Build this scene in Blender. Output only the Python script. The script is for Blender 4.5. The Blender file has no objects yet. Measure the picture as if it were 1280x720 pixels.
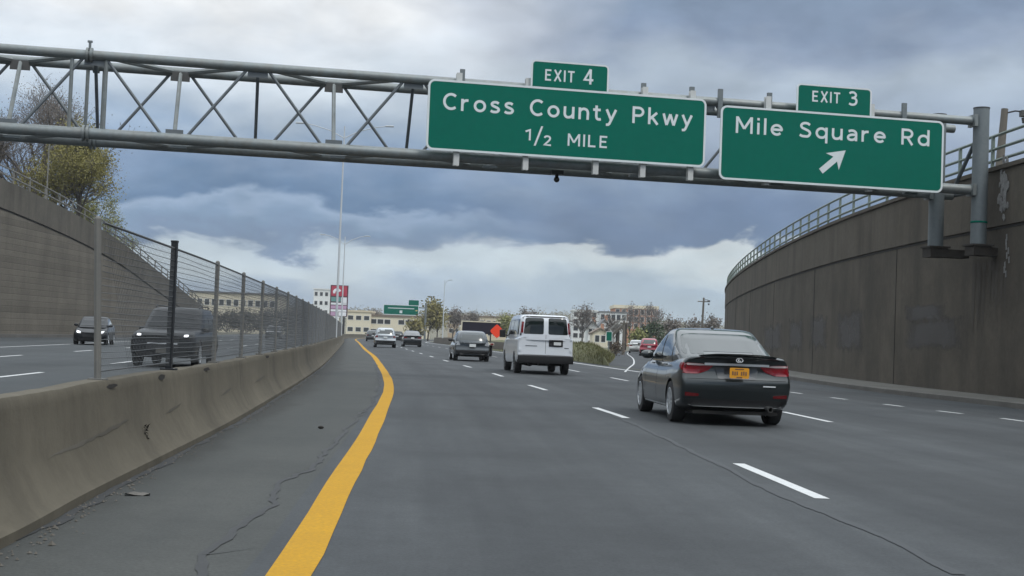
import bpy, bmesh, math, random
from mathutils import Vector, Matrix, geometry
from mathutils.bvhtree import BVHTree

R = math.radians
rnd = random.Random(7)
scn = bpy.context.scene
COL = scn.collection

# ------------------------------------------------------------------ camera
FPX, EYE, ROLL = 1650.0, 1.27, R(2.2)
PITCH = math.atan(62 / 1650)
cam_d = bpy.data.cameras.new('camera')
cam = bpy.data.objects.new('camera', cam_d); COL.objects.link(cam)
cam_d.sensor_width = 36.0
cam_d.lens = 36.0 * FPX / 1280.0
cam_d.clip_start = 0.1
cam_d.clip_end = 6000
cam.matrix_world = (Matrix.Translation((0, 0, EYE)) @ Matrix.Rotation(math.pi / 2 + PITCH, 4, 'X')
                    @ Matrix.Rotation(ROLL, 4, 'Z'))
scn.camera = cam

# ------------------------------------------------------------------ sky, sun, exposure
SUN_EL, SUN_AZ = R(52), R(135)
world = bpy.data.worlds.new('World'); scn.world = world
world.use_nodes = True
wt = world.node_tree; wt.nodes.clear()


class NT:
    """tiny helper around a node tree"""
    def __init__(s, tree): s.t = tree
    def n(s, typ, **kw):
        nd = s.t.nodes.new(typ)
        for k, v in kw.items(): setattr(nd, k, v)
        return nd
    def link(s, a, b): s.t.links.new(a, b)
    def _in(s, sock, v):
        if hasattr(v, 'links') or isinstance(v, bpy.types.NodeSocket): s.t.links.new(v, sock)
        else: sock.default_value = v
    def m(s, op, a, b=0.0, c=None, clamp=False):
        nd = s.t.nodes.new('ShaderNodeMath'); nd.operation = op; nd.use_clamp = clamp
        s._in(nd.inputs[0], a); s._in(nd.inputs[1], b)
        if c is not None: s._in(nd.inputs[2], c)
        return nd.outputs[0]
    def noise(s, vec, scale, detail=4, rough=.55, dist=0):
        nd = s.t.nodes.new('ShaderNodeTexNoise')
        if vec is not None: s.t.links.new(vec, nd.inputs['Vector'])
        nd.inputs['Scale'].default_value = scale; nd.inputs['Detail'].default_value = detail
        nd.inputs['Roughness'].default_value = rough; nd.inputs['Distortion'].default_value = dist
        return nd.outputs['Fac']
    def ramp(s, fac, stops, interp='LINEAR'):
        nd = s.t.nodes.new('ShaderNodeValToRGB'); s._in(nd.inputs[0], fac)
        cr = nd.color_ramp; cr.interpolation = interp
        while len(cr.elements) < len(stops): cr.elements.new(.5)
        for e, (p, c) in zip(cr.elements, sorted(stops, key=lambda q: q[0])):
            e.position = p; e.color = (c[0], c[1], c[2], 1) if not isinstance(c, (int, float)) else (c, c, c, 1)
        return nd.outputs[0]
    def mix(s, fac, a, b, typ='MIX'):
        nd = s.t.nodes.new('ShaderNodeMix'); nd.data_type = 'RGBA'; nd.blend_type = typ
        s._in(nd.inputs[0], fac)
        for k, v in ((6, a), (7, b)):
            s._in(nd.inputs[k], v if not (isinstance(v, tuple) and len(v) == 3) else (*v, 1))
        return nd.outputs[2]
    def comb(s, x, y, z):
        nd = s.t.nodes.new('ShaderNodeCombineXYZ')
        for k, v in enumerate((x, y, z)): s._in(nd.inputs[k], v)
        return nd.outputs[0]


def lin(r, g, b):
    f = lambda c: c / 12.92 if c <= .04045 else ((c + .055) / 1.055) ** 2.4
    return (f(r / 255), f(g / 255), f(b / 255))


w = NT(wt)
sky = w.n('ShaderNodeTexSky'); sky.sky_type = 'NISHITA'; sky.sun_disc = False
sky.sun_elevation = SUN_EL; sky.sun_rotation = SUN_AZ
bg_sky = w.n('ShaderNodeBackground'); bg_sky.inputs[1].default_value = 0.1
w.link(sky.outputs[0], bg_sky.inputs[0])
tc = w.n('ShaderNodeTexCoord')
sp = w.n('ShaderNodeSeparateXYZ'); w.link(tc.outputs['Generated'], sp.inputs[0])
az = w.m('ARCTAN2', sp.outputs[0], sp.outputs[1])           # 0 = along the road, + to the right
el = w.m('ARCSINE', sp.outputs[2])
elp = w.m('MULTIPLY', el, 180 / math.pi)
# stratocumulus deck: layers by elevation, torn up by noise that is stretched along the horizon
cvec = w.comb(w.m('MULTIPLY', az, 5.0), w.m('MULTIPLY', el, 12.0), 0.0)
n_big = w.noise(cvec, 1.2, 3, .5)
n_mid = w.noise(cvec, 2.9, 5, .52, .25)
n_fin = w.noise(w.comb(w.m('MULTIPLY', az, 9.0), w.m('MULTIPLY', el, 17.0), 3.7), 1.5, 5, .5, .2)
warp = w.m('ADD', w.m('MULTIPLY', w.m('SUBTRACT', n_big, .5), 3.0), w.m('MULTIPLY', w.m('SUBTRACT', n_mid, .5), 3.6))
ew = w.m('ADD', elp, warp)
pos = w.m('DIVIDE', ew, 30.0, clamp=True)
K = 1.0
def L(r, g, b, k=K):
    c = lin(r, g, b); return (c[0] * k, c[1] * k, c[2] * k)
left = w.ramp(pos, [(0, L(166, 182, 196)), (.057, L(163, 182, 203)), (.092, L(199, 213, 222)), (.118, L(190, 205, 217)), (.13, L(118, 139, 169)),
                    (.15, L(126, 150, 179)), (.170, L(151, 172, 199)), (.182, L(98, 126, 161)), (.20, L(108, 135, 168)), (.235, L(130, 152, 182)), (.265, L(150, 171, 196)), (.31, L(182, 197, 213)),
                    (.355, L(215, 226, 236)), (.405, L(230, 237, 244)), (.455, L(247, 250, 252)), (.52, L(250, 252, 253)), (.64, L(196, 208, 220)), (1, L(215, 222, 228))])
right = w.ramp(pos, [(0, L(168, 184, 196)), (.035, L(166, 184, 197)), (.085, L(166, 184, 200)), (.112, L(200, 213, 220)), (.132, L(208, 218, 223)), (.142, L(106, 128, 160)),
                     (.175, L(112, 133, 165)), (.22, L(129, 149, 176)), (.27, L(150, 165, 187)), (.325, L(166, 181, 199)), (.38, L(176, 190, 205)), (.42, L(154, 169, 191)),
                     (.455, L(137, 154, 179)), (.50, L(129, 147, 170)), (.58, L(136, 152, 176)), (.7, L(190, 200, 210)), (1, L(215, 222, 228))])
side = w.m('MULTIPLY_ADD', az, 5.5, w.m('ADD', .60, w.m('MULTIPLY', w.m('SUBTRACT', n_big, .5), 1.6)), clamp=True)
cl = w.mix(side, left, right)
shade = w.m('MULTIPLY_ADD', w.m('SUBTRACT', n_fin, .5), .75, 1.0)
cl = w.mix(1.0, cl, w.comb(shade, shade, shade), 'MULTIPLY')
# an overcast sky is about three times as bright overhead as low down
lift = w.m('MULTIPLY_ADD', w.m('POWER', w.m('MAXIMUM', w.m('SUBTRACT', w.m('MAXIMUM', sp.outputs[2], 0), .27), 0), .8), 2.6, 1.0)
cl = w.mix(1.0, cl, w.comb(lift, lift, lift), 'MULTIPLY')
bg_cl = w.n('ShaderNodeBackground'); w.link(cl, bg_cl.inputs[0]); bg_cl.inputs[1].default_value = 1.0
mixs = w.n('ShaderNodeMixShader')
mixs.inputs[0].default_value = .94
w.link(bg_sky.outputs[0], mixs.inputs[1]); w.link(bg_cl.outputs[0], mixs.inputs[2])
wo = w.n('ShaderNodeOutputWorld'); w.link(mixs.outputs[0], wo.inputs[0])

sun_d = bpy.data.lights.new('sun', 'SUN'); sun_d.energy = 1.3; sun_d.angle = R(14); sun_d.color = (1, .96, .9)
sun = bpy.data.objects.new('sun', sun_d); COL.objects.link(sun)
sdir = Vector((math.sin(SUN_AZ) * math.cos(SUN_EL), math.cos(SUN_AZ) * math.cos(SUN_EL), math.sin(SUN_EL)))
sun.rotation_euler = sdir.to_track_quat('Z', 'Y').to_euler()
scn.view_settings.view_transform = 'Standard'; scn.view_settings.look = 'None'
scn.view_settings.exposure = 0.0; scn.view_settings.gamma = 1.0
scn.view_settings.use_curve_mapping = False

# ------------------------------------------------------------------ survey: sight lines of the photograph turned into ground positions
def sight(px, py):
    x, y = (px - 640) / FPX, -(py - 360) / FPX
    c, s = math.cos(ROLL), math.sin(ROLL)
    x, y = c * x - s * y, s * x + c * y
    ct, st = math.cos(PITCH), math.sin(PITCH)
    return Vector((x, ct - st * y, st + ct * y))
def at(px, py, Y):
    r = sight(px, py); return Vector((0, 0, EYE)) + r * (Y / r.y)
def ground_at(px, py, z=0):
    r = sight(px, py); return Vector((0, 0, EYE)) + r * ((z - EYE) / r.z)

# ------------------------------------------------------------------ object helpers
def tag(o, label=None, cat=None, group=None, kind=None):
    if label: o['label'] = label
    if cat: o['category'] = cat
    if group: o['group'] = group
    if kind: o['kind'] = kind
    return o
def empty(name, loc=(0, 0, 0), rz=0.0):
    o = bpy.data.objects.new(name, None); COL.objects.link(o)
    o.location = loc; o.rotation_euler = (0, 0, rz); o.empty_display_size = .2
    return o
def thing(name, label, cat, loc=(0, 0, 0), rz=0.0, group=None):
    return tag(empty(name, loc, rz), label, cat, group)
def copy_tree(o, parent=None):
    c = o.copy(); COL.objects.link(c); c.parent = parent
    for ch in list(o.children): copy_tree(ch, c)
    return c


class MB:
    """collects shapes, links them as ONE mesh object"""
    def __init__(s): s.v = []; s.f = []
    def add(s, vs, fs):
        b = len(s.v); s.v += [tuple(v) for v in vs]; s.f += [tuple(i + b for i in f) for f in fs]
        return s
    def box(s, c, d, rz=0.0, rx=0.0):
        m = Matrix.Rotation(rz, 3, 'Z') @ Matrix.Rotation(rx, 3, 'X')
        vs = [Vector(c) + m @ Vector((sx * d[0] / 2, sy * d[1] / 2, sz * d[2] / 2)) for sz in (-1, 1) for sy in (-1, 1) for sx in (-1, 1)]
        return s.add(vs, [(0, 2, 3, 1), (4, 5, 7, 6), (0, 1, 5, 4), (2, 6, 7, 3), (0, 4, 6, 2), (1, 3, 7, 5)])
    def tube(s, pts, r, n=8, cap=True):
        pts = [Vector(p) for p in pts]
        rs = r if isinstance(r, (list, tuple)) else [r] * len(pts)
        rings = []; up = None
        for i, p in enumerate(pts):
            t = (pts[min(i + 1, len(pts) - 1)] - pts[max(i - 1, 0)])
            if t.length < 1e-9: t = Vector((0, 0, 1))
            t.normalize()
            if up is None or abs(t.dot(up)) > .95: up = Vector((0, 0, 1)) if abs(t.z) < .9 else Vector((1, 0, 0))
            a = t.cross(up).normalized(); b = a.cross(t)
            rings.append([p + (a * math.cos(k * 2 * math.pi / n) + b * math.sin(k * 2 * math.pi / n)) * rs[i] for k in range(n)])
        vs = [v for q in rings for v in q]; fs = []
        for i in range(len(pts) - 1):
            for k in range(n):
                fs.append((i * n + k, i * n + (k + 1) % n, (i + 1) * n + (k + 1) % n, (i + 1) * n + k))
        if cap:
            fs.append(tuple(reversed(range(n)))); fs.append(tuple((len(pts) - 1) * n + k for k in range(n)))
        return s.add(vs, fs)
    def lathe(s, prof, n=24, axis='X', c=(0, 0, 0)):
        """prof: (radius, along) pairs, closed ends where radius is 0"""
        vs = []; fs = []; c = Vector(c)
        for r, a in prof:
            for k in range(n):
                q = k * 2 * math.pi / n; x, y = r * math.cos(q), r * math.sin(q)
                vs.append(c + (Vector((a, x, y)) if axis == 'X' else Vector((x, y, a)) if axis == 'Z' else Vector((x, a, y))))
        for i in range(len(prof) - 1):
            for k in range(n):
                fs.append((i * n + k, i * n + (k + 1) % n, (i + 1) * n + (k + 1) % n, (i + 1) * n + k))
        return s.add(vs, fs)
    def prism(s, poly, z0, z1, xf=None):
        """poly in (a, b); xf maps (a, b, h) to a point"""
        xf = xf or (lambda a, b, h: (a, b, h)); n = len(poly)
        vs = [xf(a, b, z0) for a, b in poly] + [xf(a, b, z1) for a, b in poly]
        fs = [tuple(range(n - 1, -1, -1)), tuple(range(n, 2 * n))] + [(k, (k + 1) % n, n + (k + 1) % n, n + k) for k in range(n)]
        return s.add(vs, fs)
    def sphere(s, c, r, n=10, m=6, sc=(1, 1, 1)):
        prof = [(max(1e-4, r * math.sin(math.pi * i / m)), -r * math.cos(math.pi * i / m)) for i in range(m + 1)]
        vs = []; fs = []
        for rr, a in prof:
            for k in range(n):
                q = k * 2 * math.pi / n
                vs.append((c[0] + rr * math.cos(q) * sc[0], c[1] + rr * math.sin(q) * sc[1], c[2] + a * sc[2]))
        for i in range(m):
            for k in range(n): fs.append((i * n + k, i * n + (k + 1) % n, (i + 1) * n + (k + 1) % n, (i + 1) * n + k))
        return s.add(vs, fs)
    def grid(s, rows, close=False):
        nr, nc = len(rows), len(rows[0]); vs = [p for r in rows for p in r]; fs = []
        for i in range(nr - 1):
            for j in range(nc if close else nc - 1):
                fs.append((i * nc + j, i * nc + (j + 1) % nc, (i + 1) * nc + (j + 1) % nc, (i + 1) * nc + j))
        return s.add(vs, fs)
    def mesh(s, name, smooth=None, fix=True):
        me = bpy.data.meshes.new(name); me.from_pydata(s.v, [], s.f)
        if fix:
            bm = bmesh.new(); bm.from_mesh(me); bmesh.ops.recalc_face_normals(bm, faces=bm.faces); bm.to_mesh(me); bm.free()
        if smooth is not None:
            me.polygons.foreach_set('use_smooth', [True] * len(me.polygons))
            me.set_sharp_from_angle(angle=R(smooth))
        me.update(); return me
    def build(s, name, mat, parent=None, smooth=None, fix=True, bevel=0):
        me = s.mesh(name, smooth, fix); me.materials.append(mat)
        o = bpy.data.objects.new(name, me); COL.objects.link(o); o.parent = parent
        if bevel:
            b = o.modifiers.new('bevel', 'BEVEL'); b.width = bevel; b.segments = 2; b.limit_method = 'ANGLE'
        return o


# ------------------------------------------------------------------ materials
def mat(name, col, rough=.6, metal=0.0, noise=None, bump=None, coat=0.0, spec=.5, emit=None, trans=0.0):
    """noise = [(scale, strength, other colour, stretch)], bump = (scale, strength)"""
    m = bpy.data.materials.new(name); m.use_nodes = True
    t = NT(m.node_tree); b = m.node_tree.nodes['Principled BSDF']
    b.inputs['Roughness'].default_value = rough; b.inputs['Metallic'].default_value = metal
    b.inputs['Coat Weight'].default_value = coat; b.inputs['Coat Roughness'].default_value = .04
    b.inputs['Specular IOR Level'].default_value = spec
    c = (*col, 1)
    if noise or bump:
        o = t.n('ShaderNodeTexCoord').outputs['Object']
    if noise:
        cur = c
        for q in noise:
            vec = o
            if len(q) > 3:
                mp = t.n('ShaderNodeMapping'); t.link(o, mp.inputs[0]); mp.inputs['Scale'].default_value = q[3]; vec = mp.outputs[0]
            f = t.ramp(t.noise(vec, q[0], 6, .62), [(.5 - q[1] * .5 if q[1] < .9 else .05, 0.0), (min(.98, .5 + .28), 1.0)])
            f = t.m('MULTIPLY', f, min(1.0, q[1] * 1.4))
            cur = t.mix(f, cur, q[2])
        t.link(cur, b.inputs['Base Color'])
    else: b.inputs['Base Color'].default_value = c
    if bump:
        bp = t.n('ShaderNodeBump'); bp.inputs['Strength'].default_value = bump[1]; bp.inputs['Distance'].default_value = .02
        t.link(t.noise(o, bump[0], 5, .6), bp.inputs['Height']); t.link(bp.outputs[0], b.inputs['Normal'])
    if emit:
        b.inputs['Emission Color'].default_value = (*emit[0], 1); b.inputs['Emission Strength'].default_value = emit[1]
    return m


def asphalt(name, base, other, seamful=True):
    m = bpy.data.materials.new(name); m.use_nodes = True
    t = NT(m.node_tree); b = m.node_tree.nodes['Principled BSDF']
    o = t.n('ShaderNodeTexCoord'); ob = o.outputs['Object']
    uv = t.n('ShaderNodeSeparateXYZ'); t.link(o.outputs['UV'], uv.inputs[0])
    lane = uv.outputs[0]; run = uv.outputs[1]
    mp = t.n('ShaderNodeMapping'); t.link(o.outputs['UV'], mp.inputs[0]); mp.inputs['Scale'].default_value = (1.6, .07, 1)
    streak = t.noise(mp.outputs[0], 1.0, 5, .6)
    patch = t.noise(ob, .33, 5, .6); fine = t.noise(ob, 38, 3, .7); mid = t.noise(ob, 5.5, 5, .65)
    c = t.mix(t.ramp(streak, [(.35, 0.0), (.7, 1.0)]), base, other)
    c = t.mix(t.m('MULTIPLY', t.ramp(patch, [(.42, 0.0), (.66, 1.0)]), .7), c, tuple(q * .74 for q in base))
    g = t.m('MULTIPLY_ADD', fine, 1.1, .45); g = t.m('MULTIPLY', g, t.m('MULTIPLY_ADD', mid, .5, .75))
    if seamful:    # oil drip band down the middle of each lane, polished wheel paths
        ph = t.m('MULTIPLY', t.m('ADD', lane, 0.1), 2 * math.pi / 3.8)
        band = t.m('MULTIPLY_ADD', t.m('COSINE', ph), .09, .98)
        g = t.m('MULTIPLY', g, band)
    if not seamful:   # grit and dirt swept against the barrier foot, a lighter dusty band beside it
        foot = t.ramp(t.m('ADD', t.m('MULTIPLY_ADD', lane, .5, 1.0), t.m('MULTIPLY', t.m('SUBTRACT', patch, .5), .9)), [(.0, 1.0), (.22, .75), (.34, 0.0)])
        c = t.mix(t.m('MULTIPLY', foot, .75), c, (.022, .022, .020))
        spots = t.ramp(mid, [(.60, 0.0), (.70, 1.0)])
        c = t.mix(t.m('MULTIPLY', spots, .35), c, (.024, .025, .024))
    c = t.mix(1.0, c, t.comb(g, g, g), 'MULTIPLY')
    t.link(c, b.inputs['Base Color'])
    b.inputs['Roughness'].default_value = .82; b.inputs['Specular IOR Level'].default_value = .35
    bp = t.n('ShaderNodeBump'); bp.inputs['Strength'].default_value = .5; bp.inputs['Distance'].default_value = .008
    t.link(fine, bp.inputs['Height']); t.link(bp.outputs[0], b.inputs['Normal'])
    return m


def concrete(name, base, dark, light, streak=.5, boards=0.0, blot=None, rough=.9, fine=1.0):
    """cast concrete: rain streaks run down, blotches, optional board marks"""
    m = bpy.data.materials.new(name); m.use_nodes = True
    t = NT(m.node_tree); b = m.node_tree.nodes['Principled BSDF']
    o = t.n('ShaderNodeTexCoord'); uvw = o.outputs['UV']; ob = o.outputs['Object']
    mp = t.n('ShaderNodeMapping'); t.link(uvw, mp.inputs[0]); mp.inputs['Scale'].default_value = (.55, .09, 1)
    st = t.noise(mp.outputs[0], 1.3, 7, .62)
    bl = t.noise(ob, .45, 6, .62); fn = t.noise(ob, 6, 6, .7)
    c = t.mix(t.ramp(bl, [(.36, 0.0), (.66, 1.0)]), base, light)
    c = t.mix(t.m('MULTIPLY', t.ramp(st, [(.47, 0.0), (.68, 1.0)]), streak), c, dark)
    g = t.m('MULTIPLY_ADD', fn, .5 * fine, 1 - .25 * fine)
    c = t.mix(1.0, c, t.comb(g, g, g), 'MULTIPLY')
    h = fn
    if boards:
        s2 = t.n('ShaderNodeSeparateXYZ'); t.link(uvw, s2.inputs[0])
        fr = t.m('FRACT', t.m('DIVIDE', s2.outputs[1], boards))
        gr = t.ramp(fr, [(0, 0.0), (.1, 1.0), (.9, 1.0), (1, 0.0)])
        row = t.n('ShaderNodeTexWhiteNoise'); row.noise_dimensions = '1D'
        t.link(t.m('FLOOR', t.m('DIVIDE', s2.outputs[1], boards)), row.inputs['W'])
        rw = t.m('MULTIPLY_ADD', row.outputs['Value'], .22, .86)
        c = t.mix(1.0, c, t.comb(rw, rw, rw), 'MULTIPLY')
        c = t.mix(t.m('MULTIPLY', t.m('SUBTRACT', 1.0, gr), .35), c, dark)
        h = t.m('MULTIPLY_ADD', gr, 1.5, fn)
    t.link(c, b.inputs['Base Color'])
    b.inputs['Roughness'].default_value = rough; b.inputs['Specular IOR Level'].default_value = .25
    bp = t.n('ShaderNodeBump'); bp.inputs['Strength'].default_value = .35; bp.inputs['Distance'].default_value = .02
    t.link(h, bp.inputs['Height']); t.link(bp.outputs[0], b.inputs['Normal'])
    return m


M = {}
M['road'] = asphalt('asphalt', (.0335, .0375, .041), (.054, .059, .0625))
M['shoulder'] = asphalt('shoulder asphalt', (.042, .0455, .0435), (.054, .056, .052), False)
M['far_road'] = asphalt('opposite asphalt', (.037, .043, .046), (.045, .050, .053))
M['seam'] = mat('bitumen seam', (.014, .015, .016), .7, noise=[(14, .6, (.026, .027, .028))])
M['seam_soft'] = mat('worn bitumen seam', (.034, .038, .0415), .8, noise=[(3, .9, (.043, .047, .051))])
M['white_paint'] = mat('white road paint', (.70, .71, .71), .65, noise=[(7, .6, (.46, .47, .47)), (55, .55, (.30, .31, .31))])
M['yellow_paint'] = mat('yellow road paint', (.53, .285, .010), .75, spec=.12, noise=[(2.2, .7, (.43, .225, .012)), (34, .5, (.20, .125, .03))])
M['barrier'] = concrete('barrier concrete', (.088, .078, .059), (.046, .041, .032), (.116, .103, .078), .45)
M['wall_right'] = concrete('stained wall concrete', (.064, .056, .045), (.034, .030, .026), (.096, .083, .066), .5)
M['wall_left'] = concrete('ribbed wall concrete', (.122, .110, .090), (.068, .062, .052), (.152, .136, .112), .4, boards=.42)
M['coping'] = concrete('coping concrete', (.082, .071, .056), (.040, .035, .029), (.100, .087, .070), .6)
M['coping_left'] = concrete('left coping concrete', (.092, .085, .071), (.05, .046, .04), (.12, .108, .09), .7)
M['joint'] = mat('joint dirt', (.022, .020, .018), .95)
M['kerb'] = concrete('kerb concrete', (.105, .10, .092), (.05, .048, .045), (.135, .128, .118), .3)
M['footway'] = concrete('dusty footway', (.112, .110, .10), (.075, .075, .062), (.145, .14, .125), .4)
M['overpaint'] = mat('grey cover paint', (.094, .089, .087), .85, noise=[(.7, .95, (.072, .065, .058)), (3, .5, (.09, .087, .087))])
_t = NT(M['overpaint'].node_tree); _o = _t.n('ShaderNodeTexCoord'); _u = _t.n('ShaderNodeSeparateXYZ'); _t.link(_o.outputs['UV'], _u.inputs[0])
_d = _t.m('MINIMUM', _t.m('MINIMUM', _u.outputs[0], _t.m('SUBTRACT', 1.0, _u.outputs[0])), _t.m('MINIMUM', _u.outputs[1], _t.m('SUBTRACT', 1.0, _u.outputs[1])))
_a = _t.ramp(_t.m('ADD', _d, _t.m('MULTIPLY', _t.m('SUBTRACT', _t.noise(_o.outputs['Object'], 1.6, 6, .7), .5), .5)), [(.02, 0.0), (.22, .72)])      # thin worn roller edges
_t.link(_a, M['overpaint'].node_tree.nodes['Principled BSDF'].inputs['Alpha'])
M['galv'] = mat('galvanised steel', (.155, .18, .188), .6, .25, noise=[(1.6, .7, (.12, .14, .15)), (9, .4, (.19, .21, .215))], bump=(12, .08))
M['galv_dull'] = mat('weathered steel tube', (.20, .232, .238), .5, .35, noise=[(1.2, .8, (.13, .155, .16)), (9, .5, (.25, .275, .28)), (4, .35, (.16, .14, .115))])
M['galv_brace'] = mat('weathered steel brace', (.15, .17, .185), .6, .3, noise=[(3, .8, (.10, .115, .125))])
M['steel_dark'] = mat('dark steel', (.055, .06, .062), .6, .3, noise=[(4, .6, (.09, .085, .08))])
M['steel_rusty'] = mat('stained steel', (.022, .021, .02), .8, .1, noise=[(4, .8, (.045, .036, .028))])
M['rail_green'] = mat('pale painted rail', (.20, .245, .215), .6, .2, noise=[(3, .7, (.135, .17, .15))])
M['rail_grey'] = mat('grey rail', (.22, .215, .195), .6, .2, noise=[(3, .7, (.14, .135, .12))])
M['wire'] = mat('fence wire', (.085, .092, .098), .7, .2)
M['post_grey'] = mat('fence post', (.115, .118, .115), .7, .2, noise=[(6, .7, (.17, .165, .15))])
M['post_black'] = mat('black fence post', (.012, .014, .017), .45, .2)
def sign_green(name, c):
    return mat(name, c, .7, 0, noise=[(.8, .9, tuple(q * .88 for q in c)), (5, .3, tuple(q * 1.1 for q in c))], spec=.12)
M['sign_green'] = sign_green('green sign sheeting', (.0008, .130, .090))
M['sign_white'] = mat('white sign sheeting', (.66, .70, .71), .4, noise=[(3, .5, (.56, .62, .62))])
M['sign_back'] = mat('aluminium hanger', (.55, .56, .55), .6, .1, noise=[(4, .6, (.42, .43, .42))])
M['black'] = mat('black plastic', (.012, .012, .013), .5)
M['under'] = mat('underbody', (.006, .006, .006), .9)
M['tyre'] = mat('tyre rubber', (.016, .016, .017), .85, bump=(60, .3))
M['rim'] = mat('alloy', (.55, .57, .59), .35, .7)
M['rim_dark'] = mat('dark alloy', (.10, .105, .11), .35, .8)
M['glass'] = mat('tinted window', (.018, .021, .022), .05, 0, spec=.8, coat=.6)
M['glass_back'] = mat('rear window', (.045, .053, .053), .14, 0, spec=.75)
M['glass_van'] = mat('dark van window', (.008, .012, .012), .05, 0, spec=.6)
M['glass_dim'] = mat('dim window', (.010, .012, .014), .3, 0, spec=.15)
M['sky_pale_chrome'] = mat('sky_pale_chrome', (.86, .88, .90), .3, .25)  # pale, mostly non-metal base colour stands in for the reflected sky
M['tail'] = mat('red tail lamp', (.27, .004, .013), .15, 0, coat=.7, noise=[(14, .7, (.12, .002, .006))])
M['tail_clear'] = mat('clear tail lamp', (.62, .5, .5), .12, .2, coat=1.0)
M['amber'] = mat('amber marker', (.5, .12, .01), .2, coat=1.0)
M['reflector'] = mat('dim red reflector', (.16, .005, .008), .25, coat=.6)
M['headlamp'] = mat('headlamp', (.75, .77, .8), .1, .3, coat=1.0, emit=((.95, .97, 1.0), 1.3))
M['lamp_clear'] = mat('clear lamp lens', (.55, .57, .6), .1, .5, coat=1.0)
M['plate_gold'] = mat('gold plate', (.62, .27, .012), .45)
M['plate_white'] = mat('white plate', (.6, .62, .62), .5)
M['plate_dull'] = mat('dirty plate', (.09, .085, .075), .6)
M['plate_ink'] = mat('dark plate ink', (.16, .085, .045), .5)
def paint(name, c, metal=.0, rough=.32):
    return mat(name, c, rough, metal, coat=1.0, noise=[(1.7, .5, tuple(q * .9 for q in c))])
M['paint_grey'] = paint('graphite paint', (.023, .030, .032), .45, .29)
M['paint_white'] = paint('white van paint', (.66, .69, .73), 0, .4)
M['paint_silver'] = paint('silver paint', (.42, .45, .47), .5)
M['paint_slate'] = paint('slate paint', (.05, .06, .068), .5)
M['paint_black'] = mat('black paint', (.008, .009, .011), .28, 0, spec=.22)
M['paint_dark'] = paint('charcoal paint', (.022, .026, .03), .3)
M['paint_red'] = paint('red paint', (.32, .012, .035), .1)
M['paint_pale'] = paint('pale paint', (.6, .6, .58), .1)
M['paint_cream'] = paint('cream truck paint', (.62, .57, .44), 0, .5)
M['orange'] = mat('red orange sheeting', (.86, .06, .018), .5)
M['board_black'] = mat('black board', (.012, .010, .022), .5)
M['bark'] = mat('bark', (.085, .075, .066), .95, noise=[(3, .7, (.05, .044, .04))])
M['twig'] = mat('twigs', (.17, .152, .138), .95, noise=[(.8, .8, (.12, .105, .094))])
M['leaf_yellow'] = mat('budding leaves', (.20, .18, .045), .8, noise=[(.6, .9, (.14, .135, .038)), (2.5, .5, (.26, .225, .07))])
M['leaf_lime'] = mat('spring leaves', (.22, .23, .07), .8, noise=[(.7, .9, (.15, .17, .055)), (3, .5, (.29, .28, .11))])
M['leaf_gold'] = mat('golden leaves', (.24, .20, .07), .8, noise=[(.5, .9, (.17, .16, .06))])
M['leaf_bud'] = mat('grey brown buds', (.18, .155, .135), .9, noise=[(.8, .8, (.13, .112, .096))])
M['leaf_bare_dark'] = mat('dark thicket', (.075, .072, .060), .9, noise=[(.8, .9, (.05, .052, .044))])
M['leaf_dark'] = mat('evergreen needles', (.035, .062, .032), .85, noise=[(1.2, .8, (.05, .075, .035))])
M['leaf_brown'] = mat('dry brush', (.12, .085, .055), .9, noise=[(1.2, .8, (.08, .06, .04))])
M['grass'] = mat('dry verge grass', (.105, .105, .042), .95, noise=[(.5, .9, (.085, .07, .035)), (4, .6, (.075, .09, .03))], bump=(18, .8))
M['blade'] = mat('grass blades', (.11, .115, .045), .9, noise=[(.6, .9, (.13, .10, .05)), (3, .6, (.07, .09, .03))])
M['earth'] = mat('earth', (.11, .10, .07), .95, noise=[(.05, .9, (.08, .085, .05)), (.6, .5, (.13, .115, .085))])
M['hill'] = mat('wooded hill', (.135, .125, .092), .95, noise=[(.02, .9, (.125, .13, .07)), (.12, .8, (.17, .155, .12))])
M['cream'] = mat('cream render', (.60, .52, .38), .85, noise=[(.2, .6, (.50, .43, .31))])
M['cream_light'] = mat('pale cream render', (.70, .64, .49), .85, noise=[(.2, .6, (.6, .54, .42))])
M['white_wall'] = mat('white render', (.76, .77, .76), .8, noise=[(.25, .6, (.62, .64, .63))])
M['brick'] = mat('orange brick', (.42, .21, .13), .9, noise=[(.3, .6, (.34, .165, .10)), (3, .4, (.5, .27, .18))])
M['tan_wall'] = mat('tan siding', (.45, .36, .26), .9, noise=[(.3, .6, (.36, .29, .21))])
M['roof_grey'] = mat('grey shingle', (.16, .165, .17), .9, noise=[(1, .6, (.11, .115, .12))])
M['roof_brown'] = mat('brown shingle', (.19, .15, .115), .9, noise=[(1, .6, (.14, .11, .085))])
M['pane'] = mat('far window pane', (.03, .034, .038), .12, spec=.7)
M['frame_white'] = mat('window frame', (.62, .62, .6), .6)
M['wood_pole'] = mat('wooden pole', (.16, .145, .125), .9, noise=[(3, .7, (.10, .09, .075), (1, 1, .15))])
M['pole_pale'] = mat('pale lamp pole', (.50, .53, .55), .6, .1)
M['totem_red'] = mat('red sign face', (.40, .022, .055), .45)
M['totem_dark'] = mat('maroon sign case', (.06, .012, .022), .5)
M['totem_white'] = mat('white sign face', (.75, .76, .78), .45)
M['totem_teal'] = mat('teal sign face', (.12, .27, .25), .45)
M['totem_purple'] = mat('mauve sign face', (.48, .30, .44), .45)
M['stain'] = mat('washed down dirt', (.045, .039, .032), .95, noise=[(2.5, .9, (.066, .057, .046))])
M['grit'] = mat('grit', (.06, .055, .045), .9, noise=[(30, .9, (.12, .11, .095))])
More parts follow.
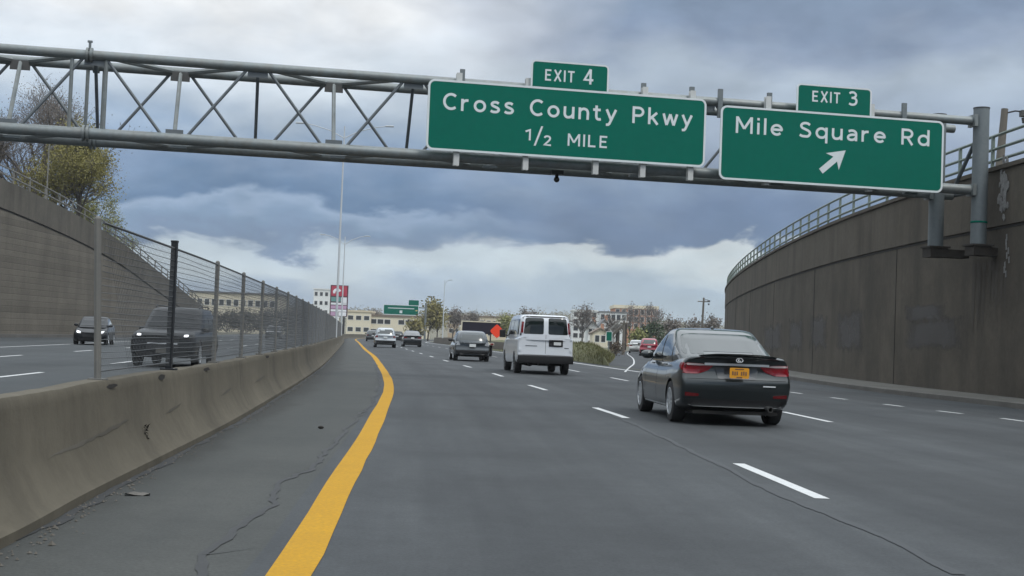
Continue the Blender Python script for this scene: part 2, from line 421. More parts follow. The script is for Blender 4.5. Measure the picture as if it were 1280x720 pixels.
M['rub'] = mat('tyre rub', (.066, .059, .047), .85, noise=[(12, .8, (.085, .075, .058))])
M['spall'] = mat('spalled concrete', (.17, .17, .165), .95, noise=[(4, .9, (.08, .078, .072)), (12, .6, (.26, .26, .26))], bump=(9, 1.0))

# ------------------------------------------------------------------ road lines (surveyed from the photograph)
def curve(tab):
    def f(d):
        if d <= tab[0][0]:
            (a, x), (b, y) = tab[0], tab[1]; return x + (y - x) / (b - a) * (d - a)
        if d >= tab[-1][0]:
            (a, x), (b, y) = tab[-2], tab[-1]; return y + (y - x) / (b - a) * (d - b)
        for i in range(len(tab) - 1):
            if tab[i][0] <= d <= tab[i + 1][0]: break
        (a, x), (b, y) = tab[i], tab[i + 1]; h = b - a
        m0 = (y - x) / h if i == 0 else (y - tab[i - 1][1]) / (b - tab[i - 1][0])
        m1 = (y - x) / h if i == len(tab) - 2 else (tab[i + 2][1] - x) / (tab[i + 2][0] - a)
        t = (d - a) / h
        return ((2 * t**3 - 3 * t**2 + 1) * x + (t**3 - 2 * t**2 + t) * h * m0 + (-2 * t**3 + 3 * t**2) * y + (t**3 - t**2) * h * m1)
    return f
YEL = curve([(-30, -1.0), (0, -1.06), (6.8, -1.21), (10.2, -1.43), (15.5, -1.76), (20.1, -2.08), (28.4, -2.68), (35.6, -3.36), (45.5, -4.45),
             (71, -7.42), (96, -10.6), (158, -18.2), (215, -25.2), (250, -28.3), (285, -28.6), (330, -24), (400, -10), (480, 10)])
BAR = curve([(-30, -2.4), (0, -2.52), (7.2, -2.75), (9.4, -2.95), (12.4, -3.18), (16.9, -3.54), (23.6, -4.18), (33.4, -5.15), (50, -6.95),
             (94.6, -12.2), (162, -20.3), (215, -26.9), (250, -30), (285, -30.3), (330, -25.8)])
DOT = curve([(-20, 12.5), (10, 11.6), (26.7, 10.2), (29.6, 9.6), (33, 9.0), (37, 8.35), (45, 7.4), (53, 6.2), (62, 5.0), (96, 1.0), (158, -6.6), (215, -13.6), (330, -12)])
KERB = curve([(-20, 14.6), (10, 14.0), (25, 13.2), (32.7, 12.55), (41.6, 11.5), (52, 11.4), (64, 11.9), (80, 13.2), (105, 16.0), (132, 19.8), (160, 25.5), (190, 33)])
WALLR = curve([(-20, 17.5), (10, 16.2), (25, 14.9), (36, 14.05), (46, 13.6), (58, 13.75), (77.7, 15.0), (105, 17.7), (132, 21.4), (160, 27), (190, 35)])
WALLL = curve([(-20, -38), (40, -36.5), (70, -34.8), (88, -34.1), (112, -34.1), (150, -36.0), (172, -39.5)])
WALLL_TOP = curve([(-20, 13.6), (60, 11.6), (88, 10.45), (112, 8.55), (130, 6.3), (150, 4.1), (172, 2.6)])
RAMP = curve([(54, 4.7), (66, 6.0), (78, 7.35), (105, 9.8), (146, 13.0), (180, 16.4)])

def frange(a, b, n): return [a + (b - a) * i / (n - 1) for i in range(n)]
def stations(d0, d1):
    out = []; d = d0
    while d < d1 - .2:
        out.append(d); d += max(.6, min(6.0, abs(d) * .045 + .5))
    return out + [d1]
def strip(name, left, right, d0, d1, z, material, nx=1, kind='structure', ds=None, zf=None, parent=None):
    ds = ds or stations(d0, d1); b = MB(); rows = []; uvs = []
    for d in ds:
        l, r = left(d), right(d); row = []
        for k in range(nx + 1):
            x = l + (r - l) * k / nx; row.append((x, d, (zf(x, d) if zf else 0) + z)); uvs.append((x - YEL(d), d))
        rows.append(row)
    b.grid(rows)
    o = b.build(name, material, parent, smooth=60, fix=False)
    uv = o.data.uv_layers.new(name='UVMap')
    for lp in o.data.loops: uv.data[lp.index].uv = uvs[lp.vertex_index]
    if kind: o['kind'] = kind
    return o

# ------------------------------------------------------------------ ground and roads
gb = MB()
xs = [-3000, -900, -400, -200, -100, -50, 0, 50, 100, 200, 400, 900, 3000]
gb.grid([[(x, y, -.06) for x in xs] for y in (-120, -20, 60, 150, 260, 400, 700, 1400, 4500)])
tag(gb.build('ground', M['earth'], fix=False), kind='structure')
strip('main_road', lambda d: YEL(d) - .12, lambda d: KERB(d) if d < 190 else YEL(d) + 13, -14, 330, 0.0, M['road'], 5)
strip('left_shoulder', lambda d: BAR(d) - .35, lambda d: YEL(d) - .12, -14, 330, 0.0, M['shoulder'], 2)
strip('opposite_road', lambda d: WALLL(d) - .1 if d < 172 else YEL(d) - 21, lambda d: BAR(d) - .35, -14, 330, 0.0, M['far_road'], 6)
strip('yellow_edge_line', lambda d: YEL(d) + .0 - .006 * math.sin(d * 5.3), lambda d: YEL(d) + .235 + .007 * math.sin(d * 3.7), -10, 300, .004, M['yellow_paint'])

def dashes(name, line, starts, length, width, z=.004):
    b = MB()
    for s in starts:
        ds = frange(s, s + length, 4)
        b.grid([[(line(d) - width / 2, d, z), (line(d) + width / 2, d, z)] for d in ds])
    tag(b.build(name, M['white_paint'], fix=False), kind='structure')
lane_a = curve([(-20, 3.3), (0, 3.14), (6, 3.02), (11.3, 2.71), (14.4, 2.52), (22, 2.0), (25.3, 1.65), (33, .92), (36, .55), (46, -.55), (57, -2.0), (66, -3.2), (96, -6.95), (158, -14.5), (215, -21.5), (330, -20)])
lane_b = lambda d: YEL(d) + 8.0 + .2 * max(0, min(1, (d - 26) / 30))
dashes('lane_line', lane_a, [-1.0] + [11.3, 22.1, 32.8] + [42.9 + 10.6 * k for k in range(0, 16)], 3.05, .13)
dashes('lane_line', lane_b, [1.5, 12.6] + [23.3 + 10.0 * k for k in range(0, 18)], 3.05, .12)
dashes('dotted_exit_line', DOT, [d for d in (12, 15.6, 19.2, 22.9, 26.2, 28.6, 31.2, 34.3, 37.4, 40.5, 43.6, 46.7, 49.8)], .95, .13)
opp_a = lambda d: YEL(d) - 8.25; opp_b = lambda d: YEL(d) - 12.5
dashes('opposite_lane_line', opp_a, [4 + 12.15 * k for k in range(0, 25)], 3.6, .15)
dashes('opposite_lane_line', opp_b, [6.2 + 12.15 * k for k in range(0, 25)], 3.6, .15)
strip('opposite_edge_line', lambda d: YEL(d) - 16.4, lambda d: YEL(d) - 16.25, -10, 300, .004, M['white_paint'])
strip('opposite_edge_line', lambda d: BAR(d) - 1.75, lambda d: BAR(d) - 1.6, -10, 300, .004, M['yellow_paint'])
# gore: white lines along the mainline and along the ramp
strip('mainline_edge_line', lambda d: DOT(d) - .1, lambda d: DOT(d) + .1, 53, 300, .005, M['white_paint'])
strip('ramp_edge_line', lambda d: RAMP(d) - .04, lambda d: RAMP(d) + .05, 56, 178, .005, M['white_paint'])

# bitumen seam beside the lane line and the ragged crack in the shoulder
def ragged(name, pts, w0, material, seed, jit, z=.005, branches=0):
    """a wandering strip along a path: crack, seam or joint"""
    r = random.Random(seed); b = MB()
    path = []
    for i in range(len(pts) - 1):
        p, q = Vector(pts[i]), Vector(pts[i + 1]); n = max(2, int((q - p).length / .07))
        path += [p.lerp(q, k / n) for k in range(n)]
    n = len(path); off = []; wid = []; a = c = e = 0; wv = 1
    for k in range(n):
        a = a * .90 + r.gauss(0, jit); c = c * .6 + r.gauss(0, jit * .5); wv = wv * .8 + .2 * r.uniform(.2, 1.9)
        off.append(a + c); wid.append(w0 * wv)
    off = [sum(off[max(0, k - 1):k + 2]) / len(off[max(0, k - 1):k + 2]) for k in range(n)]
    rows = []
    for k in range(n):
        t = (path[min(n - 1, k + 4)] - path[max(0, k - 4)]).normalized(); nm = Vector((t.y, -t.x, 0)); c_ = path[k] + nm * off[k]
        rows.append([(c_.x - nm.x * wid[k], c_.y - nm.y * wid[k], z), (c_.x + nm.x * wid[k], c_.y + nm.y * wid[k], z)])
    b.grid(rows)
    for q in range(branches):
        k = r.randrange(4, n - 4); c0 = Vector(rows[k][0]) ; sd = r.choice((-1, 1)); ln = r.uniform(.12, .4); rw = []
        for m_ in range(6):
            t = m_ / 5; p = Vector((path[k].x + off[k] + sd * ln * t * .7, path[k].y + ln * t * r.uniform(.7, 1.1), z + .001)); h = w0 * .6 * (1 - t)
            rw.append([(p.x, p.y - h, z + .001), (p.x, p.y + h, z + .001)])
        b.grid(rw)
    return tag(b.build(name, material, fix=False), kind='structure')
crack = [ground_at(*p).xy for p in [(246, 719), (290, 672), (335, 630), (352, 606), (400, 578), (425, 550), (448, 525), (466, 502), (473, 482), (474, 468), (468, 455)]]
crack = [(-1.6, 4.5)] + [tuple(c) for c in crack]
ragged('shoulder_crack', [(*c, 0) for c in crack], .024, M['seam'], 3, .016, branches=9)
seam = [ground_at(*p).xy for p in [(1200, 719), (1100, 672), (1000, 630), (920, 592), (850, 558), (800, 533), (765, 519)]]
ragged('road_seam', [(*c, 0) for c in seam], .038, M['seam_soft'], 5, .007)
ragged('shoulder_joint', [(BAR(d) + .03, d, 0) for d in stations(3, 120)], .035, M['seam'], 9, .012)

# footway and kerb on the right
def swept(name, line, prof, d0, d1, material, parent=None, closed=True, ds=None, smooth=40, jitter=0.0, seed=1, ztop=None):
    """profile (offset, z) swept along a line; UV = (run, height)"""
    ds = ds or stations(d0, d1); r = random.Random(seed); b = MB(); rows = []
    prev = 0
    for d in ds:
        row = []
        jt = prev = prev * .6 + r.uniform(-jitter, jitter)
        for o, z in prof:
            zz = z if ztop is None else (ztop(d) + z if z <= 0 or True else z)
            row.append((line(d) + o, d, zz + (jt if z > .6 and jitter else 0)))
        rows.append(row)
    b.grid(rows, close=closed)
    if closed:
        n = len(prof)
        b.f.append(tuple(range(n))); b.f.append(tuple(len(b.v) - n + k for k in range(n)))
    o = b.build(name, material, parent, smooth=smooth)
    uv = o.data.uv_layers.new(name='UVMap')
    for lp in o.data.loops:
        v = o.data.vertices[lp.vertex_index].co; uv.data[lp.index].uv = (v.y, v.z)
    return o
tag(swept('kerb', KERB, [(0, -.05), (0, .13), (.03, .15), (.18, .15), (.18, -.05)], -14, 188, M['kerb'], smooth=30), kind='structure')
strip('footway', lambda d: KERB(d) + .18, lambda d: WALLR(d) + .1, -14, 188, .146, M['footway'], 2)

# ------------------------------------------------------------------ concrete median barrier with broken edges
pf = [(0, -.02), (0, .06), (-.06, .11), (-.19, .35), (-.225, .70), (-.235, .76), (-.25, .785), (-.40, .785), (-.43, .76), (-.45, .70), (-.51, .33), (-.62, .12), (-.66, .06), (-.66, -.02)]
barrier = thing('median_barrier', 'long stained concrete barrier curving along the left shoulder under the mesh fence', 'barrier', (0, 0, 0))
swept('body', BAR, pf, -12, 300, M['barrier'], barrier, ds=frange(-12, 40, 180) + stations(40.6, 300), jitter=.006, seed=4)
for d in (1.5, 19.8, 26, 32, 38.2, 44.3, 50.4, 56.5, 68.7, 81):
    x = BAR(d); b = MB()
    b.grid([[(x + o * 1.0 + .006, d + k * .007, z) for o, z in pf[2:6]] for k in (-1, 1)])
    b.build('joint', M['joint'], barrier, fix=False)
for d, s in ((13.2, .16), (11.0, .16), (16.2, .22), (24.5, .3)):      # chipped pockets along the top edge
    rr = random.Random(int(d * 10)); x = BAR(d); b = MB()
    poly = [(math.cos(a) * s * rr.uniform(.6, 1.1), math.sin(a) * .026 * rr.uniform(.5, 1.2)) for a in frange(0, 5.7, 11)]
    b.add([(x - .219, d + p, .742 + q) for p, q in poly], [tuple(range(len(poly)))])
    b.build('chip', M['joint'], barrier, fix=False)
# weed growing out of the barrier face
b = MB(); rr = random.Random(5); wp = ground_at(201, 551, .42); wy = 12.1
wp = Vector((BAR(wy) - .155, wy, .27))
for k in range(46):
    t = rr.random(); c = wp + Vector((rr.uniform(-.01, .02), rr.gauss(0, .012) + .02 * t, .07 - .16 * t)); dd = Vector((rr.uniform(0, .04), rr.uniform(-.03, .03), rr.uniform(-.05, .05)))
    b.add([c, c + dd, c + dd * .5 + Vector((0, .012, -.01))], [(0, 1, 2)])
tag(b.build('weed', M['black'], fix=False), 'small dark dead weed hanging out of a crack in the barrier face', 'weed')
# grit and small debris swept against the barrier foot
b = MB(); rr = random.Random(44)
for k in range(750):
    d = 4 + 34 * rr.random()**1.5; x = BAR(d) + .02 + abs(rr.gauss(0, .11)); s_ = rr.uniform(.004, .016) * (1.6 if rr.random() < .06 else 1)
    vs = [(x + s_ * math.cos(a + k) * rr.uniform(.6, 1.2), d + s_ * math.sin(a + k) * rr.uniform(.6, 1.2), .004) for a in (0, 1.57, 3.14, 4.71)] + [(x, d, .004 + s_ * rr.uniform(.5, 1.0))]
    b.add(vs, [(0, 1, 4), (1, 2, 4), (2, 3, 4), (3, 0, 4)])
tag(b.build('grit', M['grit'], fix=False), kind='stuff')
for k in range(5):      # tyre rubs along the barrier face
    d0 = (9.0, 10.4, 13.4, 17.5, 22.0)[k]; rr = random.Random(k + 70); b = MB(); n_ = 14; ln = rr.uniform(.8, 2.2); zc = rr.uniform(.30, .42)
    rw = []
    for q in range(n_):
        t = q / (n_ - 1); d = d0 + ln * t; zz = zc + .05 * t + rr.uniform(-.006, .006); h = .018 * math.sin(math.pi * t) * rr.uniform(.5, 1.2) + .001
        ox = lambda z: (-.06 + (z - .11) / .24 * -.13) if z < .35 else (-.19 - (z - .35) / .35 * .035)
        rw.append([(BAR(d) + ox(zz - h) + .004, d, zz - h), (BAR(d) + ox(zz + h) + .004, d, zz + h)])
    b.grid(rw); b.build('tyre_rub', M['rub'], barrier, fix=False)
# little litter on the shoulder
p = ground_at(401, 536); b = MB(); b.sphere((0, 0, .02), .034, 9, 6, (1.2, .8, .6))
o = b.build('stone', M['joint'], smooth=60); o.location = (p.x, p.y, 0)
tag(o, 'small dark stone lying on the left shoulder near the crack', 'stone')
p = ground_at(172, 619); b = MB()
b.grid([[(x * .09, y * .05, .012 + .012 * math.sin(x * 3 + y * 2)) for x in (-1, -.3, .4, 1)] for y in (-1, 0, 1)])
o = b.build('paper_scrap', M['kerb'], fix=False); o.location = (p.x, p.y, 0); o.rotation_euler = (0, 0, .3)
tag(o, 'flat pale paper scrap on the shoulder against the barrier foot', 'litter')

# ------------------------------------------------------------------ mesh fence on the barrier
FC = lambda d: BAR(d) - .33
FT = 2.09; FB = .80
fence = thing('mesh_fence', 'long grey wire mesh fence standing on top of the concrete median barrier', 'fence')
post_ds = [10.9, 14.2] + [17.6 + 3.3 * k for k in range(0, 56)]
for i, d in enumerate(post_ds):
    b = MB(); x = FC(d)
    if abs(d - 14.2) < .01:
        b.box((x, d, (FB + 2.17) / 2 - .01), (.062, .062, 2.17 - FB)); b.box((x, d, 2.165), (.07, .07, .02)); b.box((x, d, .79), (.15, .15, .02))
        o = b.build('post', M['post_black'], fence); o['label'] = 'square black fence post'
    else:
        lean = -.05 if abs(d - 10.9) < .01 else rnd.uniform(-.012, .012)
        b.tube([(x - lean * .3, d, FB - .03), (x + lean, d, 2.11)], .03, 8); b.sphere((x + lean, d, 2.115), .031, 8, 5)
        b.box((x - lean * .3, d, .795), (.13, .13, .02))
        b.build('post', M['post_grey'], fence, smooth=40)
fd = [10.9 + .75 * k for k in range(0, 252)]
b = MB(); b.tube([(FC(d), d, FT) for d in fd], .012, 6); b.build('top_rail', M['wire'], fence, smooth=50)
b = MB(); b.tube([(FC(d), d, FB + .06) for d in fd], .008, 4); b.build('bottom_wire', M['wire'], fence)
b = MB()
rows = 22
for k in range(1, rows):
    z = FB + .05 + (FT - FB - .07) * k / rows
    b.tube([(FC(d) + .012, d, z + .006 * math.sin(d * 1.7 + k)) for d in fd], .0034, 3, cap=False)
pitch = .068; hgt = FT - FB - .05
d = 10.9
while d < 197:
    for sgn in (1, -1):
        a = d if sgn > 0 else d + hgt
        c = d + hgt if sgn > 0 else d
        pa = Vector((FC(a) + .01, a, FB + .03)); pc = Vector((FC(c) + .01, c, FT))
        b.tube([pa, pc], .0011 if d < 24 else .0018, 3, cap=False)
    d += pitch * (1 if d < 60 else 2)
b.build('wire_mesh', M['wire'], fence, fix=False)

# ------------------------------------------------------------------ right retaining wall with bracketed railing
WH = 6.75
wr = thing('retaining_wall', 'tall stained concrete retaining wall curving along the right side of the road', 'wall')
wds = frange(-14, 188, 150)
swept('face', WALLR, [(0, -.1), (0, WH - 1.75), (.9, WH - 1.75), (.9, -.1)], 0, 0, M['wall_right'], wr, ds=wds)
swept('coping', WALLR, [(-.05, WH - 1.74), (-.05, WH - .14), (-.12, WH - .12), (-.12, WH), (.9, WH), (.9, WH - 1.74)], 0, 0, M['coping'], wr, ds=wds)
swept('coping_groove', WALLR, [(-.012, WH - 1.83), (-.012, WH - 1.765), (.03, WH - 1.765), (.03, WH - 1.83)], 0, 0, M['joint'], wr, ds=wds)  # dark joint line along the foot of the coping
b = MB()
for d in (12, 22, 31.5, 46.7, 60.5, 74, 88, 102, 116, 130, 144):
    x = WALLR(d); dx = WALLR(d + .02) - WALLR(d - .02)
    b.box((x, d, (WH - 1.8) / 2), (.03, .035 if d < 60 else .08, WH - 1.85), rz=math.atan2(-dx, .04))
b.build('expansion_joint', M['joint'], wr)
def wall_patch(d0, d1, z0, z1, seed, off=.006):
    """an irregular painted or spalled patch that follows the wall"""
    rr = random.Random(seed); n = 22; top = []; bot = []
    jt = jb = 0
    for i in range(n):
        d = d0 + (d1 - d0) * i / (n - 1)
        jt = jt * .7 + rr.uniform(-.12, .12); jb = jb * .7 + rr.uniform(-.10, .10)
        top.append((WALLR(d) - off, d, z1 + jt * (z1 - z0) * .5)); bot.append((WALLR(d) - off, d, z0 + jb * (z1 - z0) * .5))
    return top, bot
for (d0, d1, z0, z1, sd) in ((40.2, 45.6, 1.4, 2.5, 1), (41.6, 45.8, 2.3, 2.9, 6), (50.5, 55.5, 1.2, 2.9, 2), (57, 61.5, 1.25, 2.8, 3), (63, 68, 1.1, 2.7, 4), (69.5, 79, 1.0, 2.6, 5)):
    t_, b_ = wall_patch(d0, d1, z0, z1, sd); b = MB(); b.grid([b_, t_]); n_ = len(b_)
    o = b.build('cover_paint', M['overpaint'], wr, fix=False); uv = o.data.uv_layers.new(name='UVMap')
    for lp in o.data.loops: uv.data[lp.index].uv = ((lp.vertex_index % n_) / (n_ - 1), lp.vertex_index // n_)
for (dc, wd_, z1_, hh_, sd_) in ((37.9, .55, 4.0, 2.6, 31), (39.2, .5, 4.0, 2.2, 32)):      # rust and dirt washed down below the gantry brackets
    rr = random.Random(sd_); b = MB()
    for k in range(7):
        d = dc + rr.uniform(-wd_, wd_); wv = rr.uniform(.05, .16); hl = hh_ * rr.uniform(.35, 1)
        b.add([(WALLR(d - wv) - .004 - k * .0006, d - wv, z1_), (WALLR(d + wv) - .004 - k * .0006, d + wv, z1_), (WALLR(d + wv * .4) - .004 - k * .0006, d + wv * .4, z1_ - hl * .8), (WALLR(d) - .004 - k * .0006, d, z1_ - hl), (WALLR(d - wv * .5) - .004 - k * .0006, d - wv * .5, z1_ - hl * .75)], [(0, 1, 2, 3, 4)])
    b.build('dirt_stain', M['stain'], wr, fix=False)
b = MB(); rr = random.Random(12)      # broken concrete at the coping next to the gantry post
for k in range(42):
    d = 37.45 + rr.gauss(0, .16); z = WH - .75 + rr.gauss(0, .38); s = rr.uniform(.05, .16)
    poly = [(math.cos(a) * s * rr.uniform(.5, 1.2), math.sin(a) * s * rr.uniform(.7, 1.6)) for a in frange(0, 5.4, 7)]
    b.prism(poly, 0, .012 + .02 * rr.random(), lambda p, q, h: (WALLR(d) - .051 - h, d + p, z + q))
for k in range(9):
    d = 37.35 + rr.gauss(0, .09); z = WH - 2.1 - k * .13; s = .05
    b.prism([(-s, -.09), (s * .8, -.1), (s, .08), (-s * .5, .1)], 0, .01, lambda p, q, h: (WALLR(d) - .004 - h, d + p, z + q))
b.build('spalled_concrete', M['spall'], wr)

def railing(name, label, line, ztop, ds, h, material, gap, post_r=.05, rails=(1.0, .55), rail_r=.045, square=True, inset=.25):
    t = thing(name, label, 'railing')
    for hh in rails:
        b = MB(); b.tube([(line(d) + inset, d, ztop(d) + h * hh) for d in ds], rail_r, 6); b.build('rail', material, t, smooth=50)
    d = ds[0]; n = 0
    while d < ds[-1] and n < 95:
        b = MB(); x = line(d) + inset; z = ztop(d)
        b.box((x, d, z + h / 2), (post_r * 1.6, post_r * 2.2, h)); b.box((x, d, z + .012), (.2, .2, .024))
        b.build('post', material, t); d += gap; n += 1
    return t
railing('wall_railing', 'pale green two rail railing on top of the curved right retaining wall', WALLR, lambda d: WH, frange(24, 178, 90), .98, M['rail_green'], 2.45, rails=(1.0, .6, .25), inset=.12)

# ------------------------------------------------------------------ left retaining wall
wl = thing('retaining_wall', 'ribbed brown concrete retaining wall sloping down behind the opposite carriageway', 'wall')
lds = frange(-14, 172, 110)
def sloped(name, lo, hi, off, material, thick=.9):
    b = MB(); rows = []
    for d in lds:
        zt = WALLL_TOP(d); z0 = lo(zt); z1 = hi(zt); x = WALLL(d) + off
        rows.append([(x, d, z0), (x, d, z1), (x - thick, d, z1), (x - thick, d, z0)])
    b.grid(rows, close=True); b.f.append((0, 1, 2, 3)); n = len(b.v); b.f.append((n - 1, n - 2, n - 3, n - 4))
    o = b.build(name, material, wl, smooth=30); uv = o.data.uv_layers.new(name='UVMap')
    for lp in o.data.loops:
        v = o.data.vertices[lp.vertex_index].co; uv.data[lp.index].uv = (v.y, v.z)
sloped('face', lambda z: -.1, lambda z: max(.3, z - 1.9), 0, M['wall_left'])
sloped('coping', lambda z: max(.305, z - 1.895), lambda z: z, .07, M['coping_left'], 1.0)
sloped('coping_groove', lambda z: max(.2, z - 2.0), lambda z: max(.29, z - 1.905), .012, M['joint'], .05)  # dark joint line between face and coping
sloped('kerb', lambda z: 0, lambda z: .22, .9, M['kerb'], .85)
railing('wall_railing', 'thin grey railing running down the top of the left retaining wall', WALLL, WALLL_TOP, frange(60, 168, 40), 1.0, M['rail_grey'], 3.0, rails=(1.0, .5), rail_r=.05, inset=-.3)

# terrain held up by both walls
def bank(name, line, ztop, ds, widths, side, material):
    b = MB(); rows = []
    for d in ds:
        rows.append([(line(d) + side * (.88 + wd), d, ztop(d) - .03 + dz) for wd, dz in widths])
    b.grid(rows); return tag(b.build(name, material, smooth=60, fix=False), kind='structure')
bank('left_embankment', WALLL, lambda d: WALLL_TOP(d) + .01, lds, [(0, 0), (6, .1), (20, .4), (60, -.5), (140, -2)], -1, M['earth'])
bank('right_embankment', WALLR, lambda d: WH, wds, [(0, 0), (6, .05), (30, .1), (120, 0)], 1, M['earth'])

# ------------------------------------------------------------------ sign gantry
GL = Vector((-12.85, 33.0)); GR = Vector((13.35, 38.0))
gdir = (GR - GL).normalized(); GA = math.atan2(gdir.y, gdir.x); gnor = Vector((-gdir.y, gdir.x))     # gnor points away from the camera
def g_at(px, py, off=0.0):
    """local (u, z) where a sight line meets the vertical plane of the gantry, off metres behind its front plane"""
    r = sight(px, py); p0 = GR + gnor * off
    t = (p0.x * gnor.x + p0.y * gnor.y) / (r.x * gnor.x + r.y * gnor.y)
    q = Vector((0, 0, EYE)) + r * t
    return (q.xy - GR).dot(gdir), q.z
u0 = -44.0
zt = g_at(610, 106)[1]; zb = g_at(300, 179)[1]; DEP = 1.45
print('gantry chord z', zt, zb, 'check top at 0:', g_at(0, 60), 'bot', g_at(0, 155), g_at(1100, 240))
gantry = thing('sign_gantry', 'grey steel tube truss gantry spanning the whole motorway, resting on brackets of the right wall', 'gantry', (GR.x, GR.y, 0), GA)
for (dy, z, r) in ((0, zt, .125), (DEP, zt, .125), (0, zb, .145), (DEP, zb, .145)):
    b = MB(); b.tube([(u0, dy, z), (0 if dy == 0 else 0, dy, z)], r, 14); b.build('chord', M['galv_dull'], gantry, smooth=40)
# node spacing from the photograph: front top nodes at x = 322 and 517
uA = g_at(322, 100)[0]; uB = g_at(517, 110)[0]; hp = (uB - uA) / 2
print('half panel', hp, uA)
nodes = {}
k = 0
n_lo = int(math.floor((u0 - uA) / hp)) + 1; n_hi = int(math.floor((-.4 - uA) / hp))
def strut(p, q, r=.042, mt='galv_brace', name='brace'):
    b = MB(); b.tube([p, q], r, 7); b.build(name, M[mt], gantry, smooth=40)
F_T = lambda u: (u, 0, zt); F_B = lambda u: (u, 0, zb); R_T = lambda u: (u, DEP, zt); R_B = lambda u: (u, DEP, zb)
uS = g_at(112, 70)[0]
vis_lo = g_at(-120, 100)[0]
for k in range(n_lo, n_hi + 1):
    u = uA + hp * k
    if u < vis_lo: continue
    even = k % 2 == 0
    if even:
        for s in (-1, 1):
            if k + s <= n_hi: strut(F_T(u + s * .22), F_B(u + s * (hp - .25)))
        strut((u, .05, zt), (u, DEP - .05, zb), .045)
        b = MB(); b.box((u, .01, zt - .13), (.52, .03, .26)); b.build('gusset_plate', M['galv_brace'], gantry)
        b = MB(); b.box((u, DEP, zb + .1), (.52, .03, .26)); b.build('gusset_plate', M['galv_brace'], gantry)
    else:
        for s in (-1, 1):
            if k + s <= n_hi: strut(R_T(u + s * .22), R_B(u + s * (hp - .25)))
        strut((u, DEP - .05, zt), (u, .05, zb), .055, 'galv_dull')
        b = MB(); b.box((u, DEP - .02, zt - .12), (.44, .22, .22)); b.box((u, DEP - .14, zt - .2), (.5, .03, .14)); b.build('gusset_plate', M['steel_dark'], gantry)
        b = MB(); b.box((u, .06, zb + .17), (.44, .10, .15)); b.build('gusset_plate', M['galv_brace'], gantry)
        b = MB(); b.box((u + .12, .1, zb - .20), (.38, .2, .05)); b.build('clip_plate', M['galv'], gantry)
    if k + 1 <= n_hi:
        un = uA + hp * (k + 1)
        for z, r in ((zt, .07), (zb, .06)):
            if even: strut((u + .2, .05, z), (un - .2, DEP - .05, z), r, 'galv_dull')
            else: strut((u + .2, DEP - .05, z), (un - .2, .05, z), r, 'galv_dull')
# splice where two truss lengths are bolted together
for dy, z, r in ((0, zt, .19), (DEP, zt, .19), (0, zb, .21), (DEP, zb, .21)):
    b = MB()
    for o_ in (-.05, .05): b.lathe([(.02, o_ - .03), (r, o_ - .03), (r, o_ + .03), (.02, o_ + .03)], 16, 'X', (uS, dy, z))
    b.build('flange', M['galv_dull'], gantry, smooth=30)
for o_ in (-.42, .42):
    strut((uS + o_, 0, zt), (uS + o_, 0, zb), .05, 'galv_dull'); strut((uS + o_ * .5, DEP, zt), (uS + o_ * .5, DEP, zb), .05, 'galv_dull')
b = MB(); b.box((uS, -.02, zt + .24), (.06, .05, .2)); b.box((uS, -.02, zt + .34), (.12, .06, .05)); b.build('lifting_lug', M['galv'], gantry)
# posts on wall brackets
ptop = g_at(1226, 136)[1]; pbot = g_at(1224, 306)[1]
for dy, top, r in ((0, ptop, .225), (DEP, ptop, .225)):
    pu = .05 if dy == 0 else -.5
    b = MB(); b.tube([(pu, dy, pbot), (pu, dy, top)], r, 20); b.build('post', M['galv'], gantry, smooth=40)
    b = MB(); b.lathe([(.01, top), (r + .012, top), (r + .012, top + .03), (.01, top + .045)], 20, 'Z', (pu, dy, 0)); b.build('post_cap', M['steel_dark'], gantry, smooth=30)
    b = MB(); b.box((pu, dy, pbot - .02), (.66, .6, .05)); b.box((pu, dy, pbot - .18), (.56, .5, .28)); b.box((pu + .62, dy, pbot - .19), (.75, .40, .24)); b.build('bracket', M['steel_rusty'], gantry)
    for z in (zt, zb):
        b = MB(); b.box((pu - .26, dy, z), (.1, .4, .34)); b.build('saddle', M['galv_dull'], gantry)
b = MB(); b.lathe([(.227, pbot + .62), (.24, pbot + .63), (.24, pbot + .67), (.227, pbot + .68)], 20, 'Z', (.05, 0, 0)); o = b.build('band', M['sign_green'], gantry, smooth=30); o['label'] = 'thin green band round the post'
strut((.05, 0, zt - .2), (.05, DEP, zb + .2), .06); strut((.05, 0, zb), (.05, DEP, zb), .07)
# far end of the truss, beyond the left edge of the photograph
for dy in (0, DEP):
    b = MB(); b.tube([(u0 + .1, dy, 0), (u0 + .1, dy, ptop)], .23, 16); b.build('post', M['galv'], gantry, smooth=40)
b = MB(); c_ = g_at(706, 219)
b.box((c_[0], 1.0, zb - .12), (.34, .24, .12)); b.tube([(c_[0], 1.0, zb - .17), (c_[0], 1.0, zb - .30)], .05, 8); b.sphere((c_[0], 1.0, zb - .31), .085, 10, 6); b.build('sensor', M['black'], gantry, smooth=40)

